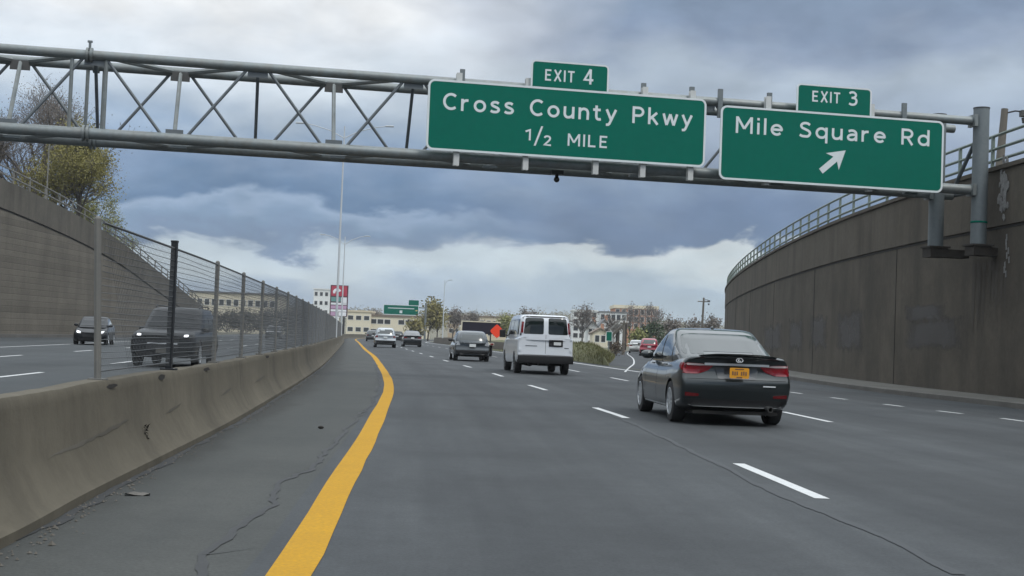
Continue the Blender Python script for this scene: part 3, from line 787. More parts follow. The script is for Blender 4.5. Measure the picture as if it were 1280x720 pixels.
# ------------------------------------------------------------------ road signs
def rounded(w_, h_, r, x0=0, z0=0, n=5, corners=(1, 1, 1, 1)):
    out = []
    for (cx, cz, a0, on) in ((w_ - r, h_ - r, 0, corners[0]), (r, h_ - r, 90, corners[1]), (r, r, 180, corners[2]), (w_ - r, r, 270, corners[3])):
        for k in range(n + 1):
            a = R(a0 + 90 * k / n)
            if on: out.append((x0 + cx + r * math.cos(a), z0 + cz + r * math.sin(a)))
            elif k == 0:
                out.append((x0 + (w_ if a0 in (0, 270) else 0), z0 + (h_ if a0 in (0, 90) else 0)))
    return out
def ring(b, outer, inner, y0, y1):
    n = len(outer)
    vs = [(x, y0, z) for x, z in outer] + [(x, y0, z) for x, z in inner] + [(x, y1, z) for x, z in outer] + [(x, y1, z) for x, z in inner]
    fs = []
    for k in range(n):
        j = (k + 1) % n
        fs += [(k, j, n + j, n + k), (2 * n + k, 3 * n + k, 3 * n + j, 2 * n + j), (k, 2 * n + k, 2 * n + j, j), (n + k, n + j, 3 * n + j, 3 * n + k)]
    b.add(vs, fs)
def arc(cx, cy, rx, ry, a0, a1, n=18):
    return [(cx + rx * math.cos(R(a0 + (a1 - a0) * k / n)), cy + ry * math.sin(R(a0 + (a1 - a0) * k / n))) for k in range(n + 1)]
def soft(pts, n=5):
    out = []
    for i in range(len(pts) - 1):
        p0, p1, p2, p3 = (Vector(pts[max(0, i - 1)]), Vector(pts[i]), Vector(pts[i + 1]), Vector(pts[min(len(pts) - 1, i + 2)]))
        for k in range(n):
            t = k / n
            out.append(tuple(.5 * (2 * p1 + (p2 - p0) * t + (2 * p0 - 5 * p1 + 4 * p2 - p3) * t * t + (3 * p1 - p0 - 3 * p2 + p3) * t**3)))
    return out + [tuple(pts[-1])]
S_LOW = soft([(.43, .57), (.33, .635), (.19, .63), (.10, .545), (.13, .44), (.26, .37), (.39, .30), (.44, .20), (.37, .095), (.24, .07), (.13, .085), (.05, .14)])
O_LOW = arc(.32, .35, .24, .28, 0, 360, 26)
GLYPH = {
    'C': [arc(.41, .5, .33, .42, 48, 312)], 'r': [[(.08, 0), (.08, .70)], soft([(.08, .40), (.13, .53), (.23, .61), (.37, .625)])],
    'o': [O_LOW], 's': [S_LOW], 'u': [soft([(.08, .70), (.08, .45), (.08, .25), (.14, .11), (.27, .07), (.41, .13), (.49, .26)]), [(.50, .70), (.50, 0)]],
    'n': [[(.08, 0), (.08, .70)], soft([(.08, .44), (.15, .57), (.29, .63), (.43, .57), (.49, .42), (.49, .2), (.49, 0)])],
    't': [soft([(.18, .88), (.18, .6), (.18, .24), (.22, .11), (.31, .07), (.41, .09)]), [(.01, .63), (.39, .63)]],
    'y': [[(.04, .70), (.28, .07)], [(.51, .70), (.27, .06), (.20, -.13), (.14, -.20), (.02, -.21)]],
    'P': [[(.08, 0), (.08, 1)], [(.08, .92), (.34, .92)] + arc(.34, .69, .22, .23, 80, -80, 12) + [(.34, .46), (.08, .46)]],
    'k': [[(.08, 0), (.08, 1)], [(.47, .70), (.10, .31)], [(.22, .42), (.51, 0)]],
    'w': [[(.05, .70), (.22, .02)], [(.22, .03), (.40, .68)], [(.40, .68), (.58, .03)], [(.58, .02), (.75, .70)]],
    'M': [[(.08, 0), (.08, 1)], [(.09, .97), (.43, .28)], [(.43, .28), (.77, .97)], [(.78, 0), (.78, 1)]],
    'I': [[(.08, 0), (.08, 1)]], 'L': [[(.08, 1), (.08, .08), (.52, .08)]], 'E': [[(.52, .92), (.08, .92), (.08, .08), (.52, .08)], [(.08, .51), (.46, .51)]],
    'X': [[(.05, 0), (.57, 1)], [(.05, 1), (.57, 0)]], 'T': [[(.02, .92), (.58, .92)], [(.30, .92), (.30, 0)]],
    'i': [[(.08, 0), (.08, .70)], [(.08, .84), (.08, .99)]], 'l': [[(.08, 0), (.08, 1)]],
    'e': [[(.10, .36), (.55, .36)] + arc(.32, .35, .24, .28, 6, 318, 22)],
    'S': [soft([(x * 1.28, y * 1.385) for x, y in [(.43, .57), (.33, .635), (.19, .63), (.10, .545), (.13, .44), (.26, .37), (.39, .30), (.44, .20), (.37, .075), (.24, .06), (.13, .07), (.05, .12)]])],
    'q': [O_LOW, [(.56, .70), (.56, -.26)]], 'd': [O_LOW, [(.56, 0), (.56, 1)]],
    'a': [soft([(.10, .585), (.24, .635), (.38, .61), (.47, .50), (.48, .3), (.48, 0)]), soft([(.48, .38), (.30, .385), (.14, .33), (.08, .21), (.13, .10), (.26, .065), (.40, .12), (.48, .24)])],
    'R': [[(.08, 0), (.08, 1)], [(.08, .92), (.34, .92)] + arc(.34, .69, .22, .23, 80, -80, 12) + [(.34, .46), (.08, .46)], [(.32, .46), (.58, 0)]],
    '4': [[(.44, 1), (.07, .29), (.62, .29)], [(.44, 0), (.44, 1)]],
    '3': [soft([(.07, .84), (.19, .92), (.34, .91), (.45, .80), (.44, .66), (.33, .56), (.20, .54)]), soft([(.22, .54), (.38, .52), (.49, .40), (.48, .22), (.38, .10), (.22, .075), (.06, .14)])],
    '1': [[(.02, .78), (.22, .93), (.22, 0)]], '2': [soft([(.07, .76), (.14, .88), (.28, .925), (.43, .85), (.46, .67), (.37, .48), (.2, .25), (.08, .09)]) + [(.54, .08)]]}
def lettering(text, x0, x1, z0, h, y, parent, material, stroke=.15, gap=.17, part='lettering'):
    """highway lettering as flat cut strokes of even width: x0..x1 wide, capital height h, standing on z0"""
    hw = stroke / 2; pen = 0; strokes = []; first = True
    for ch in text:
        if ch == ' ': pen += .58; continue
        g = GLYPH[ch]; wd = max(p[0] for q in g for p in q) + .08
        for q in g: strokes.append([(pen + px_, pz_) for px_, pz_ in q])
        pen += wd + gap
    wtot = pen - gap; sx = (x1 - x0) / wtot; b = MB(); lay = 0
    for q in strokes:
        pts = [Vector((x0 + px_ * sx, z0 + pz_ * h)) for px_, pz_ in q]; w_ = hw * h; lay += 1
        closed = (pts[0] - pts[-1]).length < 1e-4
        if closed: pts = pts[:-1]
        n = len(pts); l_, r_ = [], []
        for i in range(n):
            if closed: d0, d1 = (pts[i] - pts[i - 1]).normalized(), (pts[(i + 1) % n] - pts[i]).normalized()
            else:
                d0 = (pts[i] - pts[max(0, i - 1)]); d1 = (pts[min(n - 1, i + 1)] - pts[i])
                if d0.length < 1e-9: d0 = d1
                if d1.length < 1e-9: d1 = d0
                d0, d1 = d0.normalized(), d1.normalized()
            n0 = Vector((-d0.y, d0.x)); n1 = Vector((-d1.y, d1.x)); m_ = (n0 + n1)
            m_ = n0 if m_.length < 1e-6 else m_.normalized(); k_ = min(1.6, 1 / max(.3, m_.dot(n0)))
            l_.append(pts[i] + m_ * w_ * k_); r_.append(pts[i] - m_ * w_ * k_)
        yy = y - .0012 * (lay % 3); vs = []; fs = []
        for i in range(n): vs += [(l_[i].x, yy, l_[i].y), (r_[i].x, yy, r_[i].y), (l_[i].x, .001, l_[i].y), (r_[i].x, .001, r_[i].y)]
        for i in range(n if closed else n - 1):
            a = 4 * i; c = 4 * ((i + 1) % n)
            fs += [(a, c, c + 1, a + 1), (a, a + 2, c + 2, c), (a + 1, c + 1, c + 3, a + 3)]
        if not closed: fs += [(0, 1, 3, 2), (4 * n - 4, 4 * n - 2, 4 * n - 1, 4 * n - 3)]
        b.add(vs, fs)
    return b.build(part, material, parent)
SOFF = -.42        # signs hang in front of the front chords
def sign_rect(corners):
    pts = [g_at(*c, off=SOFF) for c in corners]      # tl, tr, br, bl
    return ((pts[0][0] + pts[3][0]) / 2, (pts[1][0] + pts[2][0]) / 2, (pts[2][1] + pts[3][1]) / 2, (pts[0][1] + pts[1][1]) / 2)
def guide_sign(label, main, tab, lines, tabtext, hang_top, hang_bot, arrow=None):
    ua, ub, za, zb_ = sign_rect(main); ta, tb, tz0, tz1 = sign_rect(tab)
    base = GR + gdir * ((ua + ub) / 2) + gnor * SOFF
    t = thing('guide_sign', label, 'road sign', (base.x, base.y, za), GA)
    um = (ua + ub) / 2; W_ = ub - ua; H_ = zb_ - za
    loc = lambda px, py: (g_at(px, py, SOFF)[0] - um, g_at(px, py, SOFF)[1] - za)
    B_ = .055
    b = MB(); b.prism(rounded(W_ - .02, H_ - .02, .16, -W_ / 2 + .01, .01), 0, .05, lambda a, c, h: (a, h, c)); b.build('panel', M['sign_green'], t)
    b = MB(); ring(b, rounded(W_, H_, .18, -W_ / 2, 0), rounded(W_ - 2 * B_, H_ - 2 * B_, .13, -W_ / 2 + B_, B_), -.006, .03); b.build('border', M['sign_white'], t)
    tw, th = tb - ta, tz1 - (zb_ + .004); tx = ta - um
    tabp = thing('tab', None, None); tabp.parent = t
    del_me = tabp
    b = MB(); b.prism(rounded(tw - .02, th - .01, .10, tx + .01, H_ + .004, corners=(1, 1, 0, 0)), 0, .05, lambda a, c, h: (a, h, c))
    tp = b.build('exit_tab', M['sign_green'], t)
    bpy.data.objects.remove(del_me)
    b = MB(); bt = .045
    ring(b, rounded(tw, th, .12, tx, H_ + .004, corners=(1, 1, 0, 0)), rounded(tw - 2 * bt, th - bt, .08, tx + bt, H_ + .004, corners=(1, 1, 0, 0)), -.006, .03)
    b.build('border', M['sign_white'], tp)
    for (txt, a, c, ht, wgt, spc) in lines:
        (xa, z0), (xb, z1) = loc(*a), loc(*c)
        lettering(txt, xa, xb, (z0 + z1) / 2, ht, -.004, t, M['sign_white'])
    for (txt, a, c, ht, wgt) in tabtext:
        (xa, z0), (xb, z1) = loc(*a), loc(*c)
        lettering(txt, xa, xb, (z0 + z1) / 2, ht, -.004, tp, M['sign_white'])
    for i, px in enumerate(hang_bot):
        u = g_at(px, 200, SOFF)[0] - um
        b = MB(); lo = zb - za - .27; hi = zt - za + .2
        b.box((u, .16, (lo + hi) / 2), (.05, .16, hi - lo)); b.box((u, .085, (lo + hi) / 2), (.15, .02, hi - lo)); b.box((u, .235, (lo + hi) / 2), (.15, .02, hi - lo))
        b.build('hanger', M['sign_back'], t)
    for px in hang_top:
        u = g_at(px, 120, SOFF)[0] - um
        b = MB(); lo = H_ - .3; hi = zt - za + .34
        b.box((u, .30, (lo + hi) / 2), (.13, .09, hi - lo)); b.build('hanger', M['galv'], t)
    if arrow:
        (xa, z0), (xb, z1) = loc(*arrow[0]), loc(*arrow[1])
        Lh = math.hypot(xb - xa, z1 - z0); an = math.atan2(z1 - z0, xb - xa)
        pr = [(0, -.085), (Lh * .58, -.085), (Lh * .46, -.30), (Lh, 0), (Lh * .46, .30), (Lh * .58, .085), (0, .085)]
        ca, sa = math.cos(an), math.sin(an)
        b = MB(); b.prism([(xa + p * ca - q * sa, z0 + p * sa + q * ca) for p, q in pr], -.007, -.002, lambda a, c, h: (a, h, c)); b.build('arrow', M['sign_white'], t)
    return t
guide_sign('wide green motorway sign reading Cross County Pkwy half mile with an Exit 4 tab',
           [(536, 97), (884, 125), (880, 211), (532, 185)], [(665, 74), (762, 82), (760, 114), (663, 106)],
           [('Cross County Pkwy', (553, 136), (866, 160), .46, .014, 1.12), ('MILE', (709, 183), (760, 184.5), .33, .012, 1.1)],
           [('EXIT', (681, 101), (719, 103), .31, .010), ('4', (729, 105), (743, 106), .41, .012)],
           [579, 808, 869], [571, 658, 746, 805, 865])
gs2 = guide_sign('green motorway sign reading Mile Square Rd over a slanting arrow with an Exit 3 tab',
           [(902, 130), (1181, 153), (1177, 244), (898, 221)], [(997, 104), (1090, 111), (1089, 143), (995, 136)],
           [('Mile Square Rd', (919, 165), (1162, 184), .46, .014, 1.12)],
           [('EXIT', (1015, 127), (1051, 129.5), .31, .010), ('3', (1060, 131.5), (1072, 133), .41, .012)],
           [905, 967, 1137], [960, 1090], arrow=((1026, 214), (1057, 188)))
gs1 = [o for o in COL.objects if o.name.startswith('guide_sign') and 'Cross' in o['label']][0]
def on_sign1(px, py):
    base = GR; u = g_at(px, py, SOFF); p = Vector((gs1.location.x, gs1.location.y)) - GR - gnor * SOFF
    return u[0] - p.dot(gdir), u[1] - gs1.location.z
(xa, za_), (xb, zb2) = on_sign1(656, 176), on_sign1(667, 177)
lettering('1', xa, xb - .06, za_ + .02, .30, -.004, gs1, M['sign_white'], .17)
(xa, za_), (xb, zb2) = on_sign1(679, 182), on_sign1(690, 183)
lettering('2', xa, xb, za_, .28, -.004, gs1, M['sign_white'], .17)
(xa, za_), (xb, zb2) = on_sign1(667, 182), on_sign1(679, 158)
b = MB(); b.prism([(xa, za_), (xa + .055, za_), (xb + .0, zb2), (xb - .055, zb2)], -.007, -.002, lambda a, c, h: (a, h, c)); b.build('fraction_bar', M['sign_white'], gs1)

# ------------------------------------------------------------------ vehicles
def lerp_tab(tab, x):
    if x <= tab[0][0]: return tab[0][1]
    for (a, p), (b_, q) in zip(tab, tab[1:]):
        if x <= b_:
            t = (x - a) / (b_ - a); return p + (q - p) * t
    return tab[-1][1]
def smooth_tab(tab, x):
    f = curve(tab); return f(min(max(x, tab[0][0]), tab[-1][0]))
RING = [(0, 0), (.5, 0), (.82, .0), (.93, .035), (.975, .10), (.99, .2), (1.0, .32), (1.0, .45), (.998, .58), (.988, .70), (.97, .80), (.945, .88), (.905, .945), (.85, .985), (.72, 1.01), (.4, 1.03), (0, 1.035)]
def round_poly(pts, r, n=4):
    out = []
    for i, p in enumerate(pts):
        p = Vector(p); a = Vector(pts[i - 1]); c = Vector(pts[(i + 1) % len(pts)])
        da = (a - p); dc = (c - p); q = min(r, da.length * .45, dc.length * .45)
        s_, e_ = p + da.normalized() * q, p + dc.normalized() * q
        for k in range(n + 1):
            t = k / n; out.append(tuple(s_ * (1 - t)**2 + p * 2 * t * (1 - t) + e_ * t * t))
    return out
def mirror(poly): return [(-a, b_) for a, b_ in reversed(poly)]
class Car:
    def __init__(s, sp, lod=1):
        s.sp = sp; s.lod = lod; s.body = s.body_mesh()
        s.bvh = None
    def body_mesh(s):
        sp = s.sp; b = MB(); L_, W_ = sp['L'], sp['W']
        ss = [0, .004, .012, .025, .045, .07] + frange(.1, .9, 33 if s.lod else 17) + [.93, .955, .975, .988, .996, 1]
        rows = []
        for q in ss:
            y0 = q * L_; zt_ = smooth_tab(sp['top'], y0); zb_ = lerp_tab(sp['bottom'], y0)
            pw = lerp_tab(sp['plan'], q)
            half = []
            for f, g in sp.get('ring', RING):
                z = zb_ + (zt_ - zb_) * g
                yr = smooth_tab(sp['rear'], z); yf = smooth_tab(sp['front'], z)
                y = yr + q * (L_ - yr - yf)
                y += sp.get('bow', .10) * (f * f) * (1 - min(1, q / .12)) - sp.get('bow', .10) * 1.6 * (f * f) * (1 - min(1, (1 - q) / .12))
                half.append((f * W_ * pw, y, z))
            rows.append(half + [(-x, y, z) for x, y, z in reversed(half[1:-1])])
        b.grid(rows, close=True); n = len(rows[0])
        for base in (0, len(b.v) - n):
            m = len(sp.get('ring', RING))
            for k in range(m - 1):      # cap: quads straight across
                i, j = base + k, base + k + 1; i2 = base + (n - k) % n; j2 = base + (n - k - 1) % n
                if k == 0: b.f.append((i, j, j2))
                elif k == m - 2: b.f.append((i, j, i2))
                else: b.f.append((i, j, j2, i2))
        # cabin
        c = MB(); lv = sp['cabin']; rows = []; nn = 64 if s.lod else 44
        for (z, yr, yf, hw) in lv:
            row = []; cy = (yr + yf) / 2; hl = (yf - yr) / 2; ex = sp.get('cab_n', 5.0)
            den = []
            for k in range(721):
                a = 2 * math.pi * k / 720; ca, sa = math.cos(a), math.sin(a)
                den.append((hw * math.copysign(abs(ca) ** (2 / ex), ca), hl * math.copysign(abs(sa) ** (2 / ex), sa)))
            acc = [0.0]
            for k in range(720): acc.append(acc[-1] + math.hypot((den[k + 1][0] - den[k][0]) / hw, (den[k + 1][1] - den[k][1]) / hl * 1.6))
            i_ = 0
            for k in range(nn):
                tgt = acc[-1] * (k + .5) / nn
                while acc[i_ + 1] < tgt: i_ += 1
                f_ = (tgt - acc[i_]) / max(1e-9, acc[i_ + 1] - acc[i_])
                x = den[i_][0] + (den[i_ + 1][0] - den[i_][0]) * f_; y = den[i_][1] + (den[i_ + 1][1] - den[i_][1]) * f_
                y += (y / hl) * sp.get('cab_bow', .10) * (1 - (x / hw)**2)
                row.append((x, cy + y, z))
            rows.append(row)
        c.grid(rows, close=True)
        m0 = len(c.v); c.v.append((0, (lv[-1][1] + lv[-1][2]) / 2, lv[-1][0] + .012))
        for k in range(nn): c.f.append((m0 - nn + k, m0 - nn + (k + 1) % nn, m0))
        c.f.append(tuple(range(nn)))
        low = b.mesh('body', 50); up = c
        # cut the wheel arches
        if sp.get('arches', True):
            cut = MB(); r = sp['wr'] * 1.13
            for y in sp['axles']:
                for sx in (-1, 1):
                    x0 = sx * (W_ + .2); x1 = sx * (W_ - .30)
                    n_ = 28; cut.v += []
                    base = [(math.cos(2 * math.pi * k / n_) * r, math.sin(2 * math.pi * k / n_) * r) for k in range(n_)]
                    cut.prism(base, x0, x1, lambda a, c_, h: (h, y + a, sp['wr'] + c_))
            cm = cut.mesh('cut'); o1 = bpy.data.objects.new('tmp', low); o2 = bpy.data.objects.new('tmp', cm)
            COL.objects.link(o1); COL.objects.link(o2)
            md = o1.modifiers.new('cut', 'BOOLEAN'); md.object = o2; md.operation = 'DIFFERENCE'; md.solver = 'EXACT'
            dg = bpy.context.evaluated_depsgraph_get(); res = bpy.data.meshes.new_from_object(o1.evaluated_get(dg))
            bpy.data.objects.remove(o1); bpy.data.objects.remove(o2)
            if len(res.polygons) > 100: low = res
        lv_ = [tuple(v.co) for v in low.vertices]; lf = [tuple(p.vertices) for p in low.polygons]
        allb = MB(); allb.add(lv_, lf); allb.add(up.v, up.f)
        s.v, s.f = allb.v, allb.f
        return allb
    def make(s, root, paint_):
        o = s.body.build('body', paint_, root, smooth=38)
        s.bvh = BVHTree.FromPolygons([Vector(v) for v in s.v], s.f)
        return o
    def decal(s, name, poly, view, material, parent, off=.008, thick=.03, res=.07):
        """a panel that lies on the body: poly is drawn in the given view and projected on to the surface"""
        area = sum(poly[i - 1][0] * poly[i][1] - poly[i][0] * poly[i - 1][1] for i in range(len(poly)))
        if area < 0: poly = list(reversed(poly))
        pts = []
        for i in range(len(poly)):
            p, q = Vector(poly[i - 1]), Vector(poly[i]); n = max(1, int((q - p).length / res))
            pts += [tuple(p.lerp(q, k / n)) for k in range(n)]
        nb = len(pts); xs_ = [p[0] for p in pts]; ys_ = [p[1] for p in pts]
        def inside(x, y):
            c = False
            for i in range(nb):
                (x1, y1), (x2, y2) = pts[(i - 1) % nb], pts[i]
                if (y1 > y) != (y2 > y) and x < (x2 - x1) * (y - y1) / (y2 - y1) + x1: c = not c
            return c
        x = min(xs_) + res / 2
        while x < max(xs_):
            y = min(ys_) + res / 2
            while y < max(ys_):
                if inside(x, y) and min((x - p[0])**2 + (y - p[1])**2 for p in pts) > (res * .45)**2: pts.append((x, y))
                y += res
            x += res
        vs, _, fs, _, _, _ = geometry.delaunay_2d_cdt([Vector(p) for p in pts], [(i, (i + 1) % nb) for i in range(nb)], [], 1, 1e-6)
        out = []; ok = []
        for v in vs:
            a, c = v.x, v.y
            if view == 'rear': org, dr = Vector((a, -3, c)), Vector((0, 1, 0))
            elif view == 'front': org, dr = Vector((a, s.sp['L'] + 3, c)), Vector((0, -1, 0))
            elif view == 'right': org, dr = Vector((4, a, c)), Vector((-1, 0, 0))
            elif view == 'left': org, dr = Vector((-4, a, c)), Vector((1, 0, 0))
            else: org, dr = Vector((a, c, 5)), Vector((0, 0, -1))
            h = s.bvh.ray_cast(org, dr)
            if h[0] is None or abs(h[1].dot(dr)) < .22: out.append(None)
            else: out.append((h[0] - dr * off, h[0] + dr * thick))
        b = MB(); idx = {}
        for i, o_ in enumerate(out):
            if o_: idx[i] = len(b.v); b.v.append(tuple(o_[0]))
        good = [f for f in fs if all(i in idx for i in f)]
        for f in good: b.f.append(tuple(idx[i] for i in f))
        cnt = {}
        for f in good:
            for i in range(len(f)):
                e = (f[i], f[(i + 1) % len(f)]); k = tuple(sorted(e)); cnt[k] = cnt.get(k, 0) + 1
        back = {}
        for (i, j), c in cnt.items():
            if c == 1:
                for q in (i, j):
                    if q not in back: back[q] = len(b.v); b.v.append(tuple(out[q][1]))
                b.f.append((idx[i], idx[j], back[j], back[i]))
        if not b.f: return None
        return b.build(name, material, parent, smooth=35)
    def both(s, name, poly, material, parent, **kw):
        return [s.decal(name, poly, v, material, parent, **kw) for v in ('left', 'right')]
def wheel(root, x, y, r, wdt, side, rim_mat, spokes=10):
    b = MB(); h = wdt / 2
    b.lathe([(r * .66, -h), (r * .80, -h * 1.02), (r * .95, -h * .94), (r, -h * .7), (r, h * .7), (r * .95, h * .94), (r * .80, h * 1.02), (r * .66, h)], 28, 'X')
    w_ = b.build('wheel', M['tyre'], root, smooth=40); w_.location = (x, y, r)
    b = MB(); e = side * h * 1.02
    b.lathe([(r * .67, e), (r * .62, e * 1.04), (r * .60, e * .6), (r * .6, -e * .8)], 28, 'X')
    b.lathe([(.001, e * .98), (r * .13, e * .96), (r * .15, e * .6)], 14, 'X')
    for k in range(spokes):
        a = 2 * math.pi * k / spokes; ca, sa = math.cos(a), math.sin(a); wd = r * .055
        pr = [(r * .12, -wd), (r * .61, -wd * 1.2), (r * .61, wd * 1.2), (r * .12, wd)]
        b.prism([(p * ca - q * sa, p * sa + q * ca) for p, q in pr], e * .7, e * .98, lambda p, q, h_: (h_, p, q))
    b.build('rim', rim_mat, w_, smooth=30)
    b = MB(); b.lathe([(.001, -e * .2), (r * .6, -e * .2)], 20, 'X'); b.build('brake_disc', M['under'], w_)
    return w_
def mirrors(car, root, y, z, hw, material):
    for sx in (-1, 1):
        b = MB(); b.sphere((sx * (hw + .13), y, z), .1, 12, 8, (1.15, .75, .78)); b.box((sx * (hw + .03), y + .01, z - .05), (.14, .07, .04))
        b.build('wing_mirror', material, root, smooth=50)
def undertray(root, sp):
    b = MB(); b.box((0, sp['L'] / 2, sp['bottom'][1][1] + .01), (sp['W'] * 1.5, sp['L'] * .9, .05)); b.build('underbody', M['under'], root)

def place(root, x, y, heading): root.location = (x, y, 0); root.rotation_euler = (0, 0, heading)

# --- graphite saloon in the next lane
SEDAN = dict(L=4.9, W=.91, wr=.335, axles=(1.03, 3.85), bow=.16,
    top=[(0, 1.075), (.12, 1.10), (.45, 1.085), (.9, 1.06), (1.6, 1.0), (3.2, .99), (3.7, .985), (4.4, .87), (4.75, .74), (4.9, .66)],
    bottom=[(0, .30), (.5, .20), (4.4, .19), (4.9, .24)],
    rear=[(.2, .26), (.30, .17), (.42, .10), (.55, .045), (.66, .008), (.715, 0), (.75, .05), (.80, .09), (.95, .10), (1.04, .07), (1.10, .045), (1.14, .10)],
    front=[(.2, .10), (.4, 0), (.6, .04), (.75, .22), (1.0, .5)],
    plan=[(0, .90), (.004, .93), (.012, .955), (.03, .975), (.08, .992), (.2, 1), (.78, 1), (.9, .965), (.96, .90), (.988, .80), (1, .70)],
    cabin=[(.95, .42, 3.95, .80), (1.06, .62, 3.72, .81), (1.12, .80, 3.52, .80), (1.21, 1.02, 3.30, .78), (1.32, 1.30, 3.02, .745), (1.43, 1.56, 2.74, .70), (1.485, 1.70, 2.60, .67), (1.52, 1.82, 2.46, .63), (1.542, 1.96, 2.3, .55), (1.553, 2.10, 2.2, .42)], cab_bow=.08, cab_n=6.0)
def side_glass(car, root, front_poly, rear_poly, extra=None, material='glass'):
    car.both('window', front_poly, M[material], root); car.both('window', rear_poly, M[material], root)
    if extra: car.both('window', extra, M[material], root)
def sedan_parts(sp, root, paint_, rim='rim', lod=1, hero=False, glass_b='glass'):
    c = Car(sp, lod); c.make(root, paint_)
    k = sp.get('k', 1)
    side_glass(c, root, round_poly([(2.30, 1.06), (3.28, 1.06), (2.72, 1.41), (2.34, 1.44)], .05), round_poly([(1.42, 1.075), (2.22, 1.06), (2.26, 1.44), (1.86, 1.435), (1.52, 1.30)], .05),
               round_poly([(1.02, 1.10), (1.36, 1.085), (1.46, 1.25)], .03))
    c.decal('rear_window', round_poly([(-.735, 1.125), (.735, 1.125), (.64, 1.435), (.48, 1.465), (-.48, 1.465), (-.64, 1.435)], .05), 'rear', M[glass_b], root, res=.09)
    c.decal('windscreen', round_poly([(-.68, 1.06), (.68, 1.06), (.55, 1.39), (-.55, 1.39)], .06), 'front', M['glass_dim'], root, off=.02, res=.07)
    for y in sp['axles']:
        for sx in (-1, 1): wheel(root, sx * (sp['W'] - .115), y, sp['wr'], .22, sx, M[rim])
    mirrors(c, root, 3.08, 1.07, .80, paint_); undertray(root, sp)
    return c
lex = thing('saloon_car', 'shiny dark grey saloon with an orange number plate in the lane to the right', 'car')
c = sedan_parts(SEDAN, lex, M['paint_grey'], hero=True, glass_b='glass_back')
tl = [(.37, .955), (.60, .98), (.90, .985), (.93, .90), (.90, .815), (.62, .815), (.46, .87)]
for pl in (tl, mirror(tl)):
    t_ = c.decal('tail_light', round_poly(pl, .03), 'rear', M['tail'], lex, off=.012, res=.05)
    sg = 1 if pl is tl else -1
    c.decal('clear_lens', round_poly([(sg * .39, .955), (sg * .60, .975), (sg * .87, .98), (sg * .86, .95), (sg * .60, .945)], .012), 'rear', M['tail_clear'], t_, off=.018, res=.05)
for v in ('left', 'right'):
    c.decal('tail_light', round_poly([(.20, .82), (.46, .93), (.44, .985), (.20, .985)], .03), v, M['tail'], lex, off=.010, res=.05)
c.decal('chrome_strip', round_poly([(-.52, .955), (-.52, .992), (.52, .992), (.52, .955)], .012), 'rear', M['sky_pale_chrome'], lex, off=.022, res=.05)
c.decal('plate_recess', round_poly([(-.36, .93), (.36, .93), (.30, .745), (-.30, .745)], .03), 'rear', M['paint_dark'], lex, off=.004)
b = MB(); b.prism(rounded(.31, .165, .02, -.155, .765), 0, .012, lambda a, q, h: (a, h + .045, q)); pl = b.build('license_plate', M['plate_gold'], lex)
b = MB()
for k, x in enumerate((-.105, -.07, -.035, .035, .07, .105)): b.box((x, .043, .845 - .004 * (k % 2)), (.022, .004, .06))
b.box((0, .043, .91), (.14, .004, .016)); b.box((0, .043, .782), (.09, .004, .016)); b.build('plate_marks', M['plate_ink'], pl)
b = MB()     # boot lip spoiler
rows = []
for x in frange(-.62, .62, 25):
    e = 1 - abs(x / .635)**4; y = .075 + .10 * (x / .8)**2
    z0 = c.bvh.ray_cast(Vector((x, y + .09, 3)), Vector((0, 0, -1)))[0].z
    rows.append([(x, y + .16, z0 - .006), (x, y + .05, z0 + .012 * e), (x, y - .03 * e, z0 + .024 * e), (x, y - .02 * e, z0 + .006 * e), (x, y + .06, z0 - .03)])
b.grid(rows, close=True); b.build('boot_spoiler', M['paint_grey'], lex, smooth=40)
b = MB(); b.lathe([(.038, -.008), (.045, -.008), (.045, .008), (.038, .008), (.038, -.008)], 24, 'Y', (0, .055, 1.048))
b.v = [(x * 1.25, y, (z - 1.048) * .85 + 1.048) for x, y, z in b.v]
b.prism([(-.015, .02), (-.003, .02), (-.014, -.009), (.024, -.009), (.024, -.018), (-.028, -.018)], -.006, .006, lambda a, q, h: (a, .055 + h, 1.050 + q)); b.build('badge', M['sky_pale_chrome'], lex)
c.decal('bumper_trim', round_poly([(-.84, .42), (.84, .42), (.80, .31), (-.80, .31)], .04), 'rear', M['black'], lex, off=.006)
for sg in (-1, 1):
    c.decal('reflector', round_poly([(sg * .60, .50), (sg * .82, .52), (sg * .82, .46), (sg * .60, .46)], .01), 'rear', M['reflector'], lex, off=.008, res=.05)
c.decal('hybrid_badge', [(.42, .655), (.62, .655), (.62, .637), (.42, .637)], 'rear', M['sky_pale_chrome'], lex, off=.008)
for sx in (-.5,):
    b = MB(); b.lathe([(.035, -.02), (.045, -.02), (.045, .2), (.035, .2)], 14, 'Y', (.52, .08, .29)); b.build('exhaust', M['steel_dark'], lex, smooth=40)
for y in (1.42, 2.55):
    for sx in (-1, 1):
        b = MB(); b.box((sx * .908, y, .93), (.03, .20, .025)); b.build('door_handle', M['paint_grey'], lex, bevel=.008)
for sx, vw in ((-1, 'left'), (1, 'right')):
    for ln in ([(2.27, 1.03), (2.28, 1.03), (2.24, .32), (2.23, .32)], [(1.38, 1.06), (1.39, 1.06), (1.46, .72), (1.45, .72)], [(3.33, 1.0), (3.34, 1.0), (3.36, .35), (3.35, .35)]):
        c.decal('door_seam', ln, vw, M['under'], lex, off=.0015, thick=.01)
    c.decal('sill_strip', [(1.42, .26), (3.46, .26), (3.46, .235), (1.42, .235)], vw, M['sky_pale_chrome'], lex, off=.004)
c.decal('bumper_gap', [(-.86, .742), (.86, .742), (.86, .736), (-.86, .736)], 'rear', M['under'], lex, off=.002)
b = MB(); b.sphere((0, 2.05, 1.565), .045, 10, 6, (.5, 1.4, .8)); b.build('antenna', M['paint_grey'], lex, smooth=60)
place(lex, 3.63, 20.75, R(4.2))

